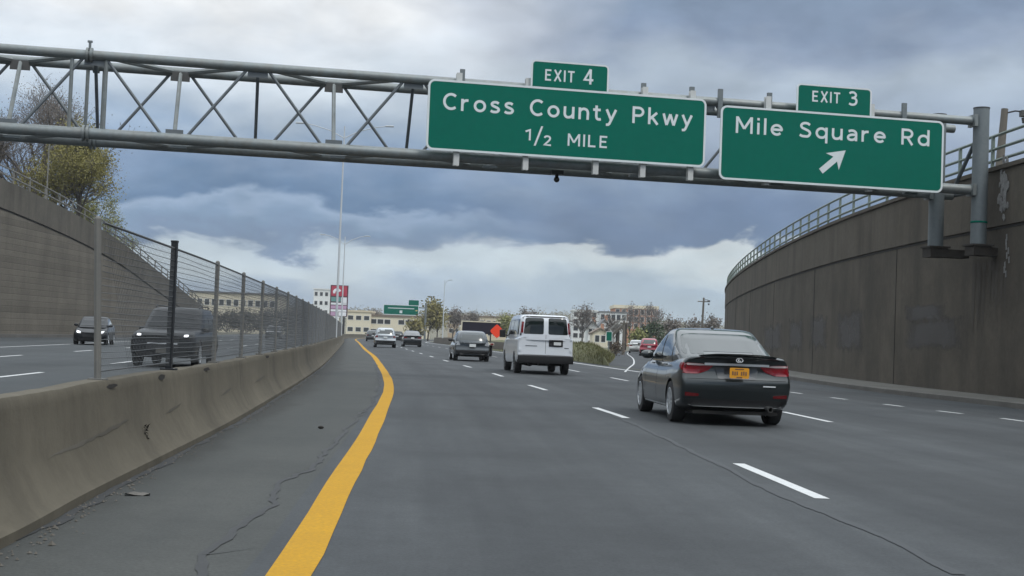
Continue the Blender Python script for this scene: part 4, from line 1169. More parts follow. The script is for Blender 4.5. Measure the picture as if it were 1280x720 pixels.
# --- white passenger van
VAN = dict(L=5.7, W=1.0, wr=.38, axles=(1.18, 4.6), bow=.04,
    ring=[(0, 0), (.5, 0), (.86, 0), (.95, .03), (.985, .10), (1.0, .25), (1.0, .42), (.999, .6), (.996, .75), (.992, .88), (.988, .97), (.97, 1.0), (.5, 1.0), (0, 1.0)],
    top=[(0, 1.30), (1, 1.30), (4.3, 1.28), (4.9, 1.20), (5.4, 1.05), (5.7, .9)], bottom=[(0, .46), (.5, .38), (5.2, .3), (5.7, .34)],
    rear=[(.4, .06), (.6, .03), (.72, .05), (1.0, .055), (1.3, .06)], front=[(.3, .05), (.6, 0), (.9, .05), (1.1, .25), (1.3, .5)],
    plan=[(0, .955), (.004, .975), (.012, .99), (.03, 1), (.9, 1), (.97, .95), (1, .85)],
    cabin=[(1.22, .095, 4.85, .987), (1.3, .097, 4.75, .985), (1.45, .11, 4.52, .973), (1.6, .125, 4.35, .957), (1.75, .145, 4.18, .938), (1.88, .17, 4.03, .915), (1.98, .20, 3.9, .89), (2.05, .24, 3.8, .86), (2.09, .30, 3.7, .82), (2.115, .40, 3.6, .75), (2.125, .6, 3.45, .62)], cab_n=9.0, cab_bow=.04)
van = thing('passenger_van', 'white passenger van with two dark rear windows driving ahead', 'van')
c = Car(VAN); c.make(van, M['paint_white'])
vw = round_poly([(.085, 1.43), (.80, 1.43), (.735, 1.98), (.66, 2.01), (.085, 2.01)], .06)
for pl in (vw, mirror(vw)):
    o = c.decal('rear_window', pl, 'rear', M['glass_van'], van, off=.006)
for pl in ([(.83, 1.36), (.935, 1.36), (.87, 2.02), (.775, 2.02)], [(-.83, 1.36), (-.935, 1.36), (-.87, 2.02), (-.775, 2.02)]):
    pass
for sg in (-1, 1):
    t_ = c.decal('tail_light', round_poly([(sg * .86, 1.46), (sg * .99, 1.46), (sg * .965, 1.86), (sg * .83, 1.86)], .03), 'rear', M['tail'], van, off=.02, res=.05)
    c.decal('lamp_housing', round_poly([(sg * .87, 1.36), (sg * .99, 1.36), (sg * .99, 1.45), (sg * .865, 1.45)], .02), 'rear', M['black'], van, off=.018, res=.05)
    c.decal('lamp_housing', round_poly([(sg * .83, 1.87), (sg * .96, 1.87), (sg * .93, 2.03), (sg * .79, 2.03)], .02), 'rear', M['black'], van, off=.018, res=.05)
for v in ('left', 'right'):
    c.decal('tail_light', round_poly([(.15, 1.46), (.24, 1.46), (.30, 1.86), (.21, 1.86)], .03), v, M['tail'], van, off=.015, res=.05)
    c.decal('quarter_window', round_poly([(.42, 1.40), (1.9, 1.40), (1.9, 1.95), (.52, 1.95)], .05), v, M['glass_van'], van)
    c.decal('side_window', round_poly([(2.0, 1.40), (3.0, 1.40), (3.0, 1.95), (2.0, 1.95)], .05), v, M['glass_van'], van)
    c.decal('side_window', round_poly([(3.15, 1.36), (4.35, 1.32), (3.92, 1.93), (3.15, 1.93)], .05), v, M['glass_van'], van)
b = MB(); rows = []      # rear step bumper
for x in frange(-1.0, 1.0, 17):
    y = .10 * abs(x)**6
    rows.append([(x, y + .15, .40), (x, y - .10, .40), (x, y - .13, .50), (x, y - .12, .66), (x, y + .08, .70), (x, y + .2, .70)])
b.grid(rows, close=True); b.build('rear_bumper', M['black'], van, smooth=35)
c.decal('roof_seal', [(-.80, 2.03), (.80, 2.03), (.76, 2.075), (-.76, 2.075)], 'rear', M['black'], van, off=.012)
c.decal('door_seam', [(-.006, 1.42), (.006, 1.42), (.006, .74), (-.006, .74)], 'rear', M['under'], van, off=.002)
c.decal('plate_housing', round_poly([(.12, 1.00), (.62, 1.00), (.62, 1.24), (.12, 1.24)], .02), 'rear', M['black'], van, off=.012)
b = MB(); b.box((.42, .045, 1.11), (.26, .012, .11)); b.build('license_plate', M['plate_white'], van)
c.decal('door_badge', [(-.72, 1.02), (-.30, 1.02), (-.30, .995), (-.72, .995)], 'rear', M['paint_slate'], van, off=.006)
c.decal('door_badge', [(.68, .97), (.84, .97), (.84, .945), (.68, .945)], 'rear', M['paint_slate'], van, off=.006)
for z in (1.28, .86):
    for sg in (-1, 1): c.decal('hinge', [(sg * .88, z - .04), (sg * .95, z - .04), (sg * .95, z + .04), (sg * .88, z + .04)], 'rear', M['paint_white'], van, off=.03, res=.04)
for y in VAN['axles']:
    for sx in (-1, 1): wheel(van, sx * .86, y, .38, .25, sx, M['rim_dark'], 8)
for sx in (-1, 1):
    b = MB(); b.box((sx * 1.16, 4.05, 1.42), (.22, .12, .3)); b.box((sx * 1.02, 4.1, 1.36), (.14, .05, .05)); b.build('wing_mirror', M['black'], van, bevel=.03)
b = MB(); b.tube([(-.5, .4, .36), (-.5, 2, .36)], .09, 8); b.box((.2, .9, .40), (.7, .5, .2)); b.box((0, 1.18, .36), (1.5, .12, .12)); b.build('underbody', M['under'], van)
b = MB(); b.box((0, 2.6, .42), (1.5, 4.6, .06)); b.build('floor_pan', M['under'], van)
place(van, 1.28, 46.9, R(6.0))

# --- sports utility cars and estates
SUV = dict(L=4.6, W=.92, wr=.36, axles=(.92, 3.6), bow=.12,
    top=[(0, 1.06), (.3, 1.07), (3.0, 1.05), (3.5, 1.04), (4.2, .94), (4.6, .76)], bottom=[(0, .36), (.4, .26), (4.2, .25), (4.6, .28)],
    rear=[(.3, .12), (.45, .01), (.62, 0), (.72, .05), (1.0, .07), (1.1, .10)], front=[(.25, .1), (.5, 0), (.75, .04), (.9, .15), (1.1, .45)],
    plan=[(0, .90), (.006, .94), (.02, .97), (.06, .995), (.8, 1), (.92, .95), (.98, .83), (1, .74)],
    cabin=[(1.0, .10, 3.62, .86), (1.12, .14, 3.42, .845), (1.3, .24, 3.10, .80), (1.48, .38, 2.78, .735), (1.57, .50, 2.6, .68), (1.62, .62, 2.45, .62), (1.645, .9, 2.3, .5)], cab_n=6.0, cab_bow=.06)
def scaled(sp, k=1.0, kz=1.0, kw=1.0):
    n = dict(sp); n['L'] = sp['L'] * k; n['W'] = sp['W'] * kw; n['wr'] = sp['wr'] * kz; n['axles'] = tuple(a * k for a in sp['axles'])
    n['top'] = [(a * k, z * kz) for a, z in sp['top']]; n['bottom'] = [(a * k, z * kz) for a, z in sp['bottom']]
    n['rear'] = [(z * kz, a * k) for z, a in sp['rear']]; n['front'] = [(z * kz, a * k) for z, a in sp['front']]
    n['cabin'] = [(z * kz, a * k, f * k, h * kw) for z, a, f, h in sp['cabin']]; n['s'] = (k, kz, kw); return n
def suv(label, sp, paint_, x, y, hd, look='rear', cat='car', name='sport_utility_car', lamps='tail', group=None, rim='rim', grille=True, glass='glass', lit=False):
    root = thing(name, label, cat, group=group); c = Car(sp, 0); c.make(root, paint_)
    k, kz, kw = sp.get('s', (1, 1, 1))
    sc = lambda p: [(a * k, z * kz) for a, z in p]; sw = lambda p: [(a * kw, z * kz) for a, z in p]
    c.both('window', round_poly(sc([(2.0, 1.10), (3.0, 1.10), (2.62, 1.5), (2.0, 1.53)]), .05), M[glass], root)
    c.both('window', round_poly(sc([(1.15, 1.11), (1.92, 1.10), (1.92, 1.53), (1.15, 1.52)]), .05), M[glass], root)
    c.both('window', round_poly(sc([(.45, 1.16), (1.06, 1.12), (1.06, 1.51), (.62, 1.48)]), .05), M[glass], root)
    c.decal('rear_window', round_poly(sw([(-.68, 1.14), (.68, 1.14), (.60, 1.52), (-.60, 1.52)]), .06), 'rear', M['glass_back' if look == 'rear' else glass], root, res=.1)
    c.decal('windscreen', round_poly(sw([(-.74, 1.11), (.74, 1.11), (.62, 1.53), (-.62, 1.53)]), .06), 'front', M['glass_dim' if look == 'front' else glass], root, off=.02, res=.07)
    for sg in (-1, 1):
        if look == 'rear':
            c.decal('tail_light', round_poly(sw([(sg * .62, .86), (sg * .88, .84), (sg * .86, 1.06), (sg * .70, 1.03)]), .03), 'rear', M[lamps], root, off=.012, res=.06)
        hz = .12 if sp is SUVB else 0
        hl = c.decal('headlight', round_poly(sw([(sg * .50, .76 + hz), (sg * .84, .79 + hz), (sg * .86, .90 + hz), (sg * .54, .86 + hz)]), .03), 'front', M['lamp_clear' if not lit else 'glass_dim'], root, off=.012, res=.06)
        if lit: c.decal('lit_lamp', round_poly(sw([(sg * .62, .79 + hz), (sg * .75, .80 + hz), (sg * .75, .87 + hz), (sg * .62, .86 + hz)]), .03), 'front', M['headlamp'], hl, off=.02, res=.04)
    if look == 'rear':
        b = MB(); b.box((0, .045, .86 * kz), (.32, .02, .15)); b.build('license_plate', M['plate_white'], root)
        c.decal('chrome_strip', sw([(-.45, .97), (.45, .97), (.45, 1.0), (-.45, 1.0)]), 'rear', M['sky_pale_chrome'], root, off=.012)
        c.decal('bumper_trim', round_poly(sw([(-.86, .60), (.86, .60), (.80, .36), (-.80, .36)]), .04), 'rear', M['black'], root, off=.008)
    else:
        c.decal('grille', round_poly(sw([(-.46, .54), (.46, .54), (.48, .94 if sp is SUVB else .82), (-.48, .94 if sp is SUVB else .82)]), .05), 'front', M['black'], root, off=.008)
        c.decal('grille_bar', sw([(-.44, .69), (.44, .69), (.44, .72), (-.44, .72)]), 'front', M['sky_pale_chrome'], root, off=.014)
        c.decal('bumper_trim', round_poly(sw([(-.78, .46), (.78, .46), (.74, .30), (-.74, .30)]), .04), 'front', M['black'], root, off=.008)
        b = MB(); b.box((0, sp['L'] + .008, .50 * kz), (.31, .015, .15)); b.build('license_plate', M['plate_dull'], root)
    for y_ in sp['axles']:
        for sx in (-1, 1): wheel(root, sx * (sp['W'] - .11), y_, sp['wr'], .23, sx, M[rim], 6)
    mirrors(c, root, 2.9 * k, 1.12 * kz, .83 * kw, M['black']); undertray(root, sp)
    place(root, x, y, hd); return root
def far_sedan(label, paint_, x, y, hd, look='rear', group=None, lit=False, name='saloon_car'):
    root = thing(name, label, 'car', group=group); c = sedan_parts(SEDAN, root, paint_, lod=0)
    for sg in (-1, 1):
        if look == 'rear': c.decal('tail_light', round_poly([(sg * .5, .84), (sg * .88, .82), (sg * .88, .98), (sg * .5, .95)], .03), 'rear', M['reflector'], root, off=.012, res=.06)
        c.decal('headlight', round_poly([(sg * .46, .62), (sg * .70, .66), (sg * .72, .78), (sg * .50, .72)], .03), 'front', M['headlamp' if lit else 'lamp_clear'], root, off=.014, res=.05)
    if look == 'rear':
        b = MB(); b.box((0, .05, .86), (.31, .02, .15)); b.build('license_plate', M['plate_white'], root)
        c.decal('bumper_trim', [(-.8, .45), (.8, .45), (.76, .31), (-.76, .31)], 'rear', M['black'], root, off=.006)
    else:
        c.decal('grille', round_poly([(-.36, .40), (.36, .40), (.42, .66), (-.42, .66)], .05), 'front', M['black'], root, off=.008)
        c.decal('bumper_trim', [(-.62, .38), (.62, .38), (.58, .26), (-.58, .26)], 'front', M['black'], root, off=.006)
    place(root, x, y, hd); return root
SUVB = dict(L=4.85, W=.97, wr=.39, axles=(.98, 3.85), bow=.09, cab_n=7.0, cab_bow=.05,
    top=[(0, 1.16), (.3, 1.17), (3.2, 1.16), (3.6, 1.15), (4.5, 1.07), (4.75, 1.0), (4.85, .92)], bottom=[(0, .40), (.4, .30), (4.5, .29), (4.85, .33)],
    rear=[(.3, .12), (.5, .01), (.7, 0), (1.1, .07), (1.2, .10)], front=[(.3, .12), (.5, 0), (.85, .01), (1.0, .06), (1.1, .2), (1.25, .4)],
    plan=[(0, .93), (.006, .96), (.02, .98), (.06, .998), (.85, 1), (.95, .985), (.985, .95), (1, .89)],
    cabin=[(1.1, .10, 3.55, .91), (1.22, .14, 3.42, .90), (1.4, .22, 3.16, .87), (1.58, .32, 2.92, .825), (1.70, .40, 2.77, .785), (1.76, .47, 2.66, .74), (1.795, .6, 2.5, .67), (1.81, .9, 2.3, .52)])
GO, OP = 'cars driving away from the camera', 'oncoming cars behind the mesh fence'
suv('dark slate hatchback with silver lamp clusters in the lane left of the white van', scaled(SUV, .95, .93, .98), M['paint_slate'], -1.86, 66.4, R(6.7), lamps='lamp_clear', group=GO, glass='glass_back')
suv('silver sport utility car far ahead in the left lane', scaled(SUV, 1.0, 1.03, 1.0), M['paint_silver'], -10.55, 112, R(7), group=GO, lamps='reflector')
far_sedan('charcoal saloon far ahead beside the silver car under the distant green sign', M['paint_dark'], -9.35, 127, R(7), group=GO)
suv('tiny dark car behind the left side of the distant silver car', scaled(SUV, 1, .95, 1), M['paint_dark'], -18.9, 182, R(7), group=GO, lamps='reflector')
suv('tiny dark car between the distant silver and charcoal cars', scaled(SUV, 1, .95, 1), M['paint_black'], -16.2, 190, R(7), group=GO, lamps='reflector')
blk = suv('big black sport utility car close behind the black fence post', SUVB, M['paint_black'], -10.55, 43.6, R(184), 'front', group=OP, lit=True, rim='rim', glass='glass_dim')
for sx in (-1, 1):
    b = MB(); b.tube([(sx * .66, .75, 1.80), (sx * .67, .85, 1.86), (sx * .67, 2.3, 1.86), (sx * .66, 2.42, 1.80)], .022, 6); b.build('roof_rail', M['black'], blk, smooth=50)
far_sedan('dark saloon with lit headlights in front of the ribbed left wall', M['paint_black'], -23.6, 76, R(191), 'front', group=OP, lit=True)
suv('distant dark car with two bright headlights seen through the fence', scaled(SUV, 1, 1, 1), M['paint_dark'], -29.2, 164, R(187), 'front', group=OP, lit=True)
suv('red car on the exit ramp peeking out beside the grey saloon roof', scaled(SUV, 1, 1.04, 1), M['paint_red'], 13.3, 126, R(-5), group='cars on the exit ramp')
far_sedan('pale saloon on the exit ramp just ahead of the red car', M['paint_pale'], 14.6, 152, R(-5), group='cars on the exit ramp')

# --- works truck with black arrow board and red diamond sign
TR = 84.0; tc_ = at(602, 425, TR)
truck = thing('work_truck', 'cream flatbed work truck carrying a black board, mostly behind the slate hatchback', 'truck', (tc_.x - .15, TR, 0), R(6.5))
b = MB(); b.box((0, 3.0, .80), (2.1, 4.4, .16)); b.build('flatbed', M['paint_cream'], truck, bevel=.02)
b = MB()
for z, y0, y1, hw in ((.55, 4.2, 6.4, .95),): b.prism([(4.2, .55), (6.5, .55), (6.5, 1.15), (5.9, 1.25), (5.5, 1.95), (4.2, 1.95)], -.95, .95, lambda a, q, h: (h, a, q))
b.build('cab', M['paint_cream'], truck, bevel=.06)
b = MB(); b.box((0, 4.19, 1.6), (1.5, .02, .45)); b.build('rear_window', M['glass'], truck)
for y in (1.6, 5.4):
    for sx in (-1, 1): wheel(truck, sx * .85, y, .40, .28, sx, M['rim_dark'], 8)
for sg in (-1, 1):
    b = MB(); b.box((sg * .9, .78, .8), (.2, .04, .1)); b.build('tail_light', M['tail'], truck)
    b = MB(); b.box((sg * .8, .95, 1.15), (.08, .08, .7)); b.build('board_post', M['steel_dark'], truck)
bw = (at(629, 410, TR).x - at(579, 410, TR).x); bz0 = at(604, 418.5, TR).z; bz1 = at(604, 401.5, TR).z
b = MB(); b.box((.15, .86, (bz0 + bz1) / 2), (bw - .1, .06, bz1 - bz0 - .1)); b.build('board', M['board_black'], truck)
b = MB(); b.box((.15, .86, bz1 - .035), (bw, .10, .07)); b.box((.15 - bw / 2 + .035, .86, (bz0 + bz1) / 2 - .04), (.07, .10, bz1 - bz0 - .08)); b.build('board_frame', M['paint_cream'], truck)
dm = at(622.5, 414, TR)
ds_ = thing('warning_sign', 'red orange diamond sign fixed to the right end of the black board', 'road sign', (dm.x, dm.y + .0, dm.z), R(6.5))
b = MB(); s_ = .47; b.prism(round_poly([(0, -s_), (s_, 0), (0, s_), (-s_, 0)], .14), 0, .03, lambda a, q, h: (a, .62 + h, q)); b.build('plate', M['orange'], ds_)
b = MB(); b.box((0, .70, 0), (.05, .10, .9)); b.build('bracket', M['galv'], ds_)

# ------------------------------------------------------------------ lamp poles, far green sign, petrol sign
def lamp_pole(label, x, y, h, arms, arm_len=2.5, group='lamp poles along the road', material='pole_pale', rz=0.0, rise=.5):
    t = thing('lamp_pole', label, 'lamp pole', (x, y, 0), rz, group)
    b = MB(); b.tube([(0, 0, .0), (0, 0, h * .5), (0, 0, h)], [.10, .075, .045], 10); b.box((0, 0, .15), (.34, .34, .3)); b.build('pole', M[material], t, smooth=40)
    for sg in arms:
        b = MB(); b.tube([(0, 0, h - .9), (sg * arm_len * .35, 0, h - .35), (sg * arm_len * .75, 0, h - .1 + rise * .2), (sg * arm_len, 0, h + rise * .2)], .035, 6); b.build('arm', M[material], t, smooth=40)
        b = MB(); b.box((sg * (arm_len + .25), 0, h + rise * .2 + .02), (.62, .26, .11)); b.build('lamp_head', M['pole_pale'], t, bevel=.03)
    return t
h_ = at(437, 158, 98).z
lamp_pole('nearest tall double arm lamp pole rising behind the mesh fence up to the truss', BAR(98) - .33, 98, h_, (-1, 1), 3.1)
h2 = at(441, 296, 145).z
lamp_pole('farther double arm lamp pole beside the red petrol sign', BAR(145) - .33, 145, h2, (-1, 1), 2.2)
p3 = at(553, 426, 200); h3 = at(557, 350, 200).z
lamp_pole('lone slim lamp pole right of the distant green sign', p3.x, 200, h3, (1,), .6, rise=0)
pl = at(60, 250, 118)
pl = at(58, 250, 108)
lamp_pole('lamp pole with one curved arm in front of the bare tree above the left wall', pl.x, 108, at(58, 172, 108).z, (1,), 2.6, material='rail_grey', rise=-1.0)
# lamp arm of the left pole leaves it lower down in the photograph
p0, p1 = at(520, 388, 245), at(527, 415, 245)
fs = thing('guide_sign', 'distant small green motorway sign over the left lanes beyond the silver car', 'road sign', (p1.x + .6, 245, 0), R(2))
a_, c_ = at(480, 381, 245), at(523, 393, 245)
xl, xr = a_.x - p1.x - .6, c_.x - p1.x - .6; z0, z1 = at(500, 393.5, 245).z, at(500, 381.5, 245).z
b = MB(); b.prism(rounded(xr - xl, z1 - z0, .15, xl, z0), 0, .08, lambda a, q, h: (a, h - .3, q)); b.build('panel', M['sign_green'], fs)
b = MB(); ring(b, rounded(xr - xl + .1, z1 - z0 + .1, .2, xl - .05, z0 - .05), rounded(xr - xl - .1, z1 - z0 - .1, .12, xl + .05, z0 + .05), -.31, -.25); b.build('border', M['sign_white'], fs)
tx0 = at(511, 380, 245).x - p1.x - .6
b = MB(); b.prism(rounded(xr - tx0, 1.0, .12, tx0, z1 + .01), 0, .08, lambda a, q, h: (a, h - .3, q)); tb_ = b.build('exit_tab', M['sign_green'], fs)
b = MB(); b.box(((xl + xr) / 2, -.306, z0 + .55), (.5, .01, .5)); b.box(((xl + xr) / 2, -.306, z0 + 1.2), (xr - xl - 1.6, .01, .14)); b.build('marks', M['sign_white'], fs)
b = MB(); b.tube([(0, .3, 0), (0, .3, z1 + .4)], .2, 10); b.tube([(0, .3, z0 + .4), (xl + .4, .1, z0 + .4)], .12, 8); b.tube([(0, .3, z1 - .3), (xl + .4, .1, z1 - .3)], .12, 8); b.build('post', M['galv_dull'], fs, smooth=40)

TY = 330
t0, t1 = at(413.5, 357, TY), at(434, 395, TY)
tot = thing('petrol_sign', 'tall red and white petrol station price sign beyond the fence end', 'sign', ((t0.x + t1.x) / 2, TY, 0), R(3))
tw = t1.x - t0.x; tz = lambda py: at(423, py, TY).z
def tbox(n, mt, x0, x1, py0, py1, y=-.25, th=.06):
    b = MB(); za_, zb_ = tz(py1), tz(py0); b.box((tw * ((x0 + x1) / 2 - .5), y, (za_ + zb_) / 2), (tw * (x1 - x0), th, zb_ - za_)); return b.build(n, M[mt], tot)
tbox('case', 'totem_dark', 0, 1, 356.5, 395.5, 0, .44)
red = tbox('red_panel', 'totem_red', .06, .94, 357.5, 370)
b = MB()
cx, cz, rr_ = -tw * .12, (tz(362) + tz(368)) / 2, (tz(358.5) - tz(368.5)) / 2
b.prism([(cx + math.cos(a) * rr_ * 1.05, cz + math.sin(a) * rr_ * .9) for a in frange(.3, 3.6, 12)] + [(cx + math.cos(a) * rr_ * .35 - .1, cz + math.sin(a) * rr_ * .4 - .2) for a in frange(3.6, .3, 10)], -.31, -.285, lambda a, q, h: (a, h, q)); b.build('emblem', M['totem_white'], red)
tbox('teal_panel', 'totem_teal', .06, .6, 371.5, 377); tbox('white_panel', 'totem_white', .62, .94, 371.5, 380)
tbox('white_panel', 'totem_white', .06, .94, 378.5, 381); tbox('mauve_panel', 'totem_purple', .06, .94, 382, 386); tbox('white_panel', 'totem_white', .06, .94, 386.8, 389.5); tbox('white_panel', 'totem_white', .5, .94, 390, 394.8); tbox('mauve_panel', 'totem_purple', .06, .46, 390, 394.8)
for k in (.16, .82):
    b = MB(); b.box((tw * (k - .5), 0, tz(396) / 2), (.45, .35, tz(396))); b.build('leg', M['black'], tot)

# ------------------------------------------------------------------ buildings far behind
def building(name, label, x0, x1, y, z0, z1, depth, wall, cols, rows, ww=1.2, wh=1.3, roof='roof_grey', rz=0.0, zb=-.06, top=.35, group=None, win='pane', skip=()):
    t = thing(name, label, 'building', ((x0 + x1) / 2, y, zb), rz, group); W_ = x1 - x0; H_ = z1 - zb
    b = MB(); b.box((0, depth / 2, H_ / 2), (W_, depth, H_)); b.build('wall', M[wall], t)
    b = MB(); b.box((0, depth / 2, H_ + top / 2), (W_ + .5, depth + .5, top)); b.build('roof', M[roof], t)
    base = z0 - zb; fh = (H_ - base) / max(rows, 1)
    for r_ in range(rows):
        for c_ in range(cols):
            if (r_, c_) in skip: continue
            x = -W_ / 2 + W_ * (c_ + .5) / cols; z = base + fh * (r_ + .5)
            b = MB(); ring(b, rounded(ww + .24, wh + .24, .02, x - ww / 2 - .12, z - wh / 2 - .12, 1), rounded(ww, wh, .01, x - ww / 2, z - wh / 2, 1), -.06, .01); w_ = b.build('window', M['frame_white'], t)
            b = MB(); b.box((x, -.012, z), (ww, .02, wh)); b.build('pane', M[win], w_)
    return t
def px_build(name, label, xa, xb, ytop, ybot, Y, *a, **k):
    p, q = at(xa, (ytop + ybot) / 2, Y), at(xb, (ytop + ybot) / 2, Y); zt_ = at((xa + xb) / 2, ytop, Y).z; z0_ = at((xa + xb) / 2, ybot, Y).z
    return building(name, label, p.x, q.x, Y, max(z0_, -.05), zt_, *a, **k)
px_build('office_building', 'long low cream building with two rows of dark windows at the end of the road', 436, 532, 396, 421, 390, 20, 'cream_light', 11, 2, 1.7, 1.3, 'roof_brown', top=.6, skip={(0, 6), (1, 6), (0, 7)})
px_build('office_building', 'taller cream pavilion at the left end of the long low building', 433, 463, 390, 419, 388, 12, 'cream_light', 3, 2, 1.5, 1.2, 'cream', top=.5)
px_build('apartment_block', 'white tower block peeping over the fence beside the petrol sign', 391, 417, 362, 420, 430, 14, 'white_wall', 4, 5, .9, 1.2, 'white_wall')
px_build('apartment_block', 'bright cream block seen through the fence behind the black car', 236, 345, 367, 390, 300, 16, 'cream_light', 12, 1, 1.0, 1.3, 'roof_grey')
px_build('apartment_block', 'white flat roofed block right behind the van', 716, 746, 389, 424, 330, 14, 'white_wall', 4, 4, 1.1, 1.1, 'white_wall')
px_build('apartment_block', 'white three storey block left of the brick building', 750, 783, 391, 414, 340, 14, 'white_wall', 5, 2, 1.0, 1.4, 'roof_grey')
px_build('apartment_block', 'wide orange brick block with a pale parapet on the hill', 768, 822, 386, 412, 400, 18, 'brick', 7, 3, 1.1, 1.4, 'cream_light', top=1.0)
px_build('apartment_block', 'tan building half hidden by the bare trees on the hill', 560, 600, 396, 420, 420, 14, 'tan_wall', 5, 2, 1.2, 1.2, 'roof_brown')
px_build('apartment_block', 'pale yellow building behind the works truck', 598, 640, 397, 424, 400, 14, 'cream', 5, 2, 1.2, 1.2, 'roof_brown')
def gable_house(label, xa, xb, yeave, yapex, ybase, Y, wall='white_wall', roof='roof_grey', depth=10):
    p, q = at(xa, yeave, Y), at(xb, yeave, Y); ze = p.z; zap = at((xa + xb) / 2, yapex, Y).z; W_ = q.x - p.x
    t = thing('gabled_house', label, 'house', ((p.x + q.x) / 2, Y, 0), 0, 'gabled houses on the slope')
    b = MB(); b.prism([(-W_ / 2, -.06), (W_ / 2, -.06), (W_ / 2, ze), (0, zap), (-W_ / 2, ze)], 0, depth, lambda a, c, h: (a, h, c)); b.build('wall', M[wall], t)
    b = MB(); o_ = .35; sl = (zap - ze) / (W_ / 2)
    b.prism([(-W_ / 2 - o_, ze - o_ * sl + .02), (0, zap + .02), (W_ / 2 + o_, ze - o_ * sl + .02), (W_ / 2 + o_, ze - o_ * sl + .24), (0, zap + .28), (-W_ / 2 - o_, ze - o_ * sl + .24)], -.4, depth + .4, lambda a, c, h: (a, h, c)); b.build('roof', M[roof], t)
    for x in (-W_ * .2, W_ * .2):
        for z in (ze - 1.2, ze - 3.9):
            b = MB(); ring(b, rounded(1.1, 1.6, .02, x - .55, z - .8, 1), rounded(.85, 1.35, .01, x - .425, z - .675, 1), -.05, .01); w_ = b.build('window', M['frame_white'], t)
            b = MB(); b.box((x, -.012, z), (.85, .02, 1.35)); b.build('pane', M['pane'], w_)
    b = MB(); b.box((W_ * .22, depth * .5, zap + .4), (.7, .7, 1.5)); b.build('chimney', M['brick'], t)
    return t
gable_house('narrow white gabled house nearest the van on the slope', 735, 747, 408, 402, 425, 300)
gable_house('white gabled house below the white three storey block', 749, 763, 407, 400, 425, 305)
gable_house('wide pale house with a grey roof between the two narrow gabled houses', 741, 760, 416, 411, 425, 280, 'cream_light', 'roof_brown')

# stepped footbridge ramp climbing to the right
A_, B_ = at(761, 421, 210), at(783, 402, 210)
br = thing('footbridge_ramp', 'grey sloping footbridge ramp climbing to a pier left of the brick building', 'footbridge', (A_.x, 210, 0))
dx, dz = B_.x - A_.x, B_.z - A_.z
b = MB(); b.prism([(0, A_.z), (dx, B_.z), (dx, B_.z - .5), (0, A_.z - .5)], 0, 2.4, lambda a, c, h: (a, h, c)); b.build('deck', M['coping'], br)
for y in (0, 2.4):
    b = MB(); b.tube([(0, y, A_.z + 1.0), (dx, y, B_.z + 1.0)], .07, 6)
    for k in range(9): b.tube([(dx * k / 8, y, A_.z + dz * k / 8), (dx * k / 8, y, A_.z + dz * k / 8 + 1)], .035, 5)
    b.build('handrail', M['rail_grey'], br)
for k in (.15, .55, .97):
    b = MB(); b.box((dx * k, 1.2, (A_.z + dz * k) / 2 - .2), (.5, 1.6, A_.z + dz * k - .3)); b.build('pier', M['steel_rusty'], br)
# small green street sign by the ramp
p = at(761, 430, 120)
t = thing('street_sign', 'small green sign on a post at the gore beside the exit ramp', 'road sign', (p.x, 120, 0))
b = MB(); b.tube([(0, 0, 0), (0, 0, 2.3)], .045, 8); b.build('post', M['galv'], t, smooth=40)
b = MB(); b.prism(rounded(.52, .85, .06, -.26, 1.3), 0, .03, lambda a, c, h: (a, -h - .045, c)); b.build('panel', M['sign_green'], t)
b = MB(); ring(b, rounded(.56, .89, .07, -.28, 1.28), rounded(.48, .81, .05, -.24, 1.32), -.083, -.07); b.build('border', M['sign_white'], t)

# utility poles
def utility_pole(label, x, y, z0, h, lean=(0, 0), arm=2.2, lamp=False, r=.14):
    t = thing('utility_pole', label, 'utility pole', (x, y, z0), 0)
    b = MB(); b.tube([(0, 0, 0), (lean[0], lean[1], h)], [r, r * .7], 10); b.build('pole', M['wood_pole'], t, smooth=40)
    if arm:
        b = MB(); b.box((lean[0] * .93, lean[1] * .93 - .1, h * .93), (arm, .1, .12)); b.build('crossarm', M['wood_pole'], t)
        for k in (-.45, -.2, .2, .45):
            b = MB(); b.lathe([(.001, 0), (.05, 0), (.035, .06), (.06, .09), (.03, .16), (.001, .17)], 8, 'Z', (lean[0] * .93 + k * arm, -.1, h * .93 + .06)); b.build('insulator', M['frame_white'], t, smooth=40)
    if lamp:
        b = MB(); b.tube([(lean[0] * .95, 0, h * .95), (lean[0] + .3, -.2, h * .97), (lean[0] + .55, -.3, h * .96)], .03, 6); b.build('lamp_bracket', M['black'], t)
        b = MB(); b.box((lean[0] + .62, -.3, h * .94), (.34, .24, .22)); b.lathe([(.02, 0), (.13, -.02), (.10, -.2), (.02, -.22)], 10, 'Z', (lean[0] + .62, -.3, h * .9)); b.build('floodlight', M['steel_dark'], t)
    return t
p = at(1246, 225, 47); q = at(1256, 136, 47)
utility_pole('leaning grey wooden pole with a floodlight above the right wall', p.x, 47, WH, q.z - WH, (q.x - p.x, 0), 0, True, .17)
p = at(877, 400, 175); q = at(878, 372, 175)
utility_pole('utility pole with a crossarm standing left of the curved wall end', p.x, 175, 0, q.z, (.2, 0), 1.6, True, .18)
p = at(779, 436, 130); q = at(779, 401, 130)
utility_pole('short wooden utility pole at the foot of the exit ramp', p.x, 130, 0, q.z, (0, 0), .8, False, .16)
p = at(108, 280, 124); q = at(109, 247, 124)
utility_pole('dark T shaped utility pole between the two trees above the left wall', p.x, 124, WALLL_TOP(124) - .3, q.z - WALLL_TOP(124) + .3, (0, 0), 2.4, False, .14)

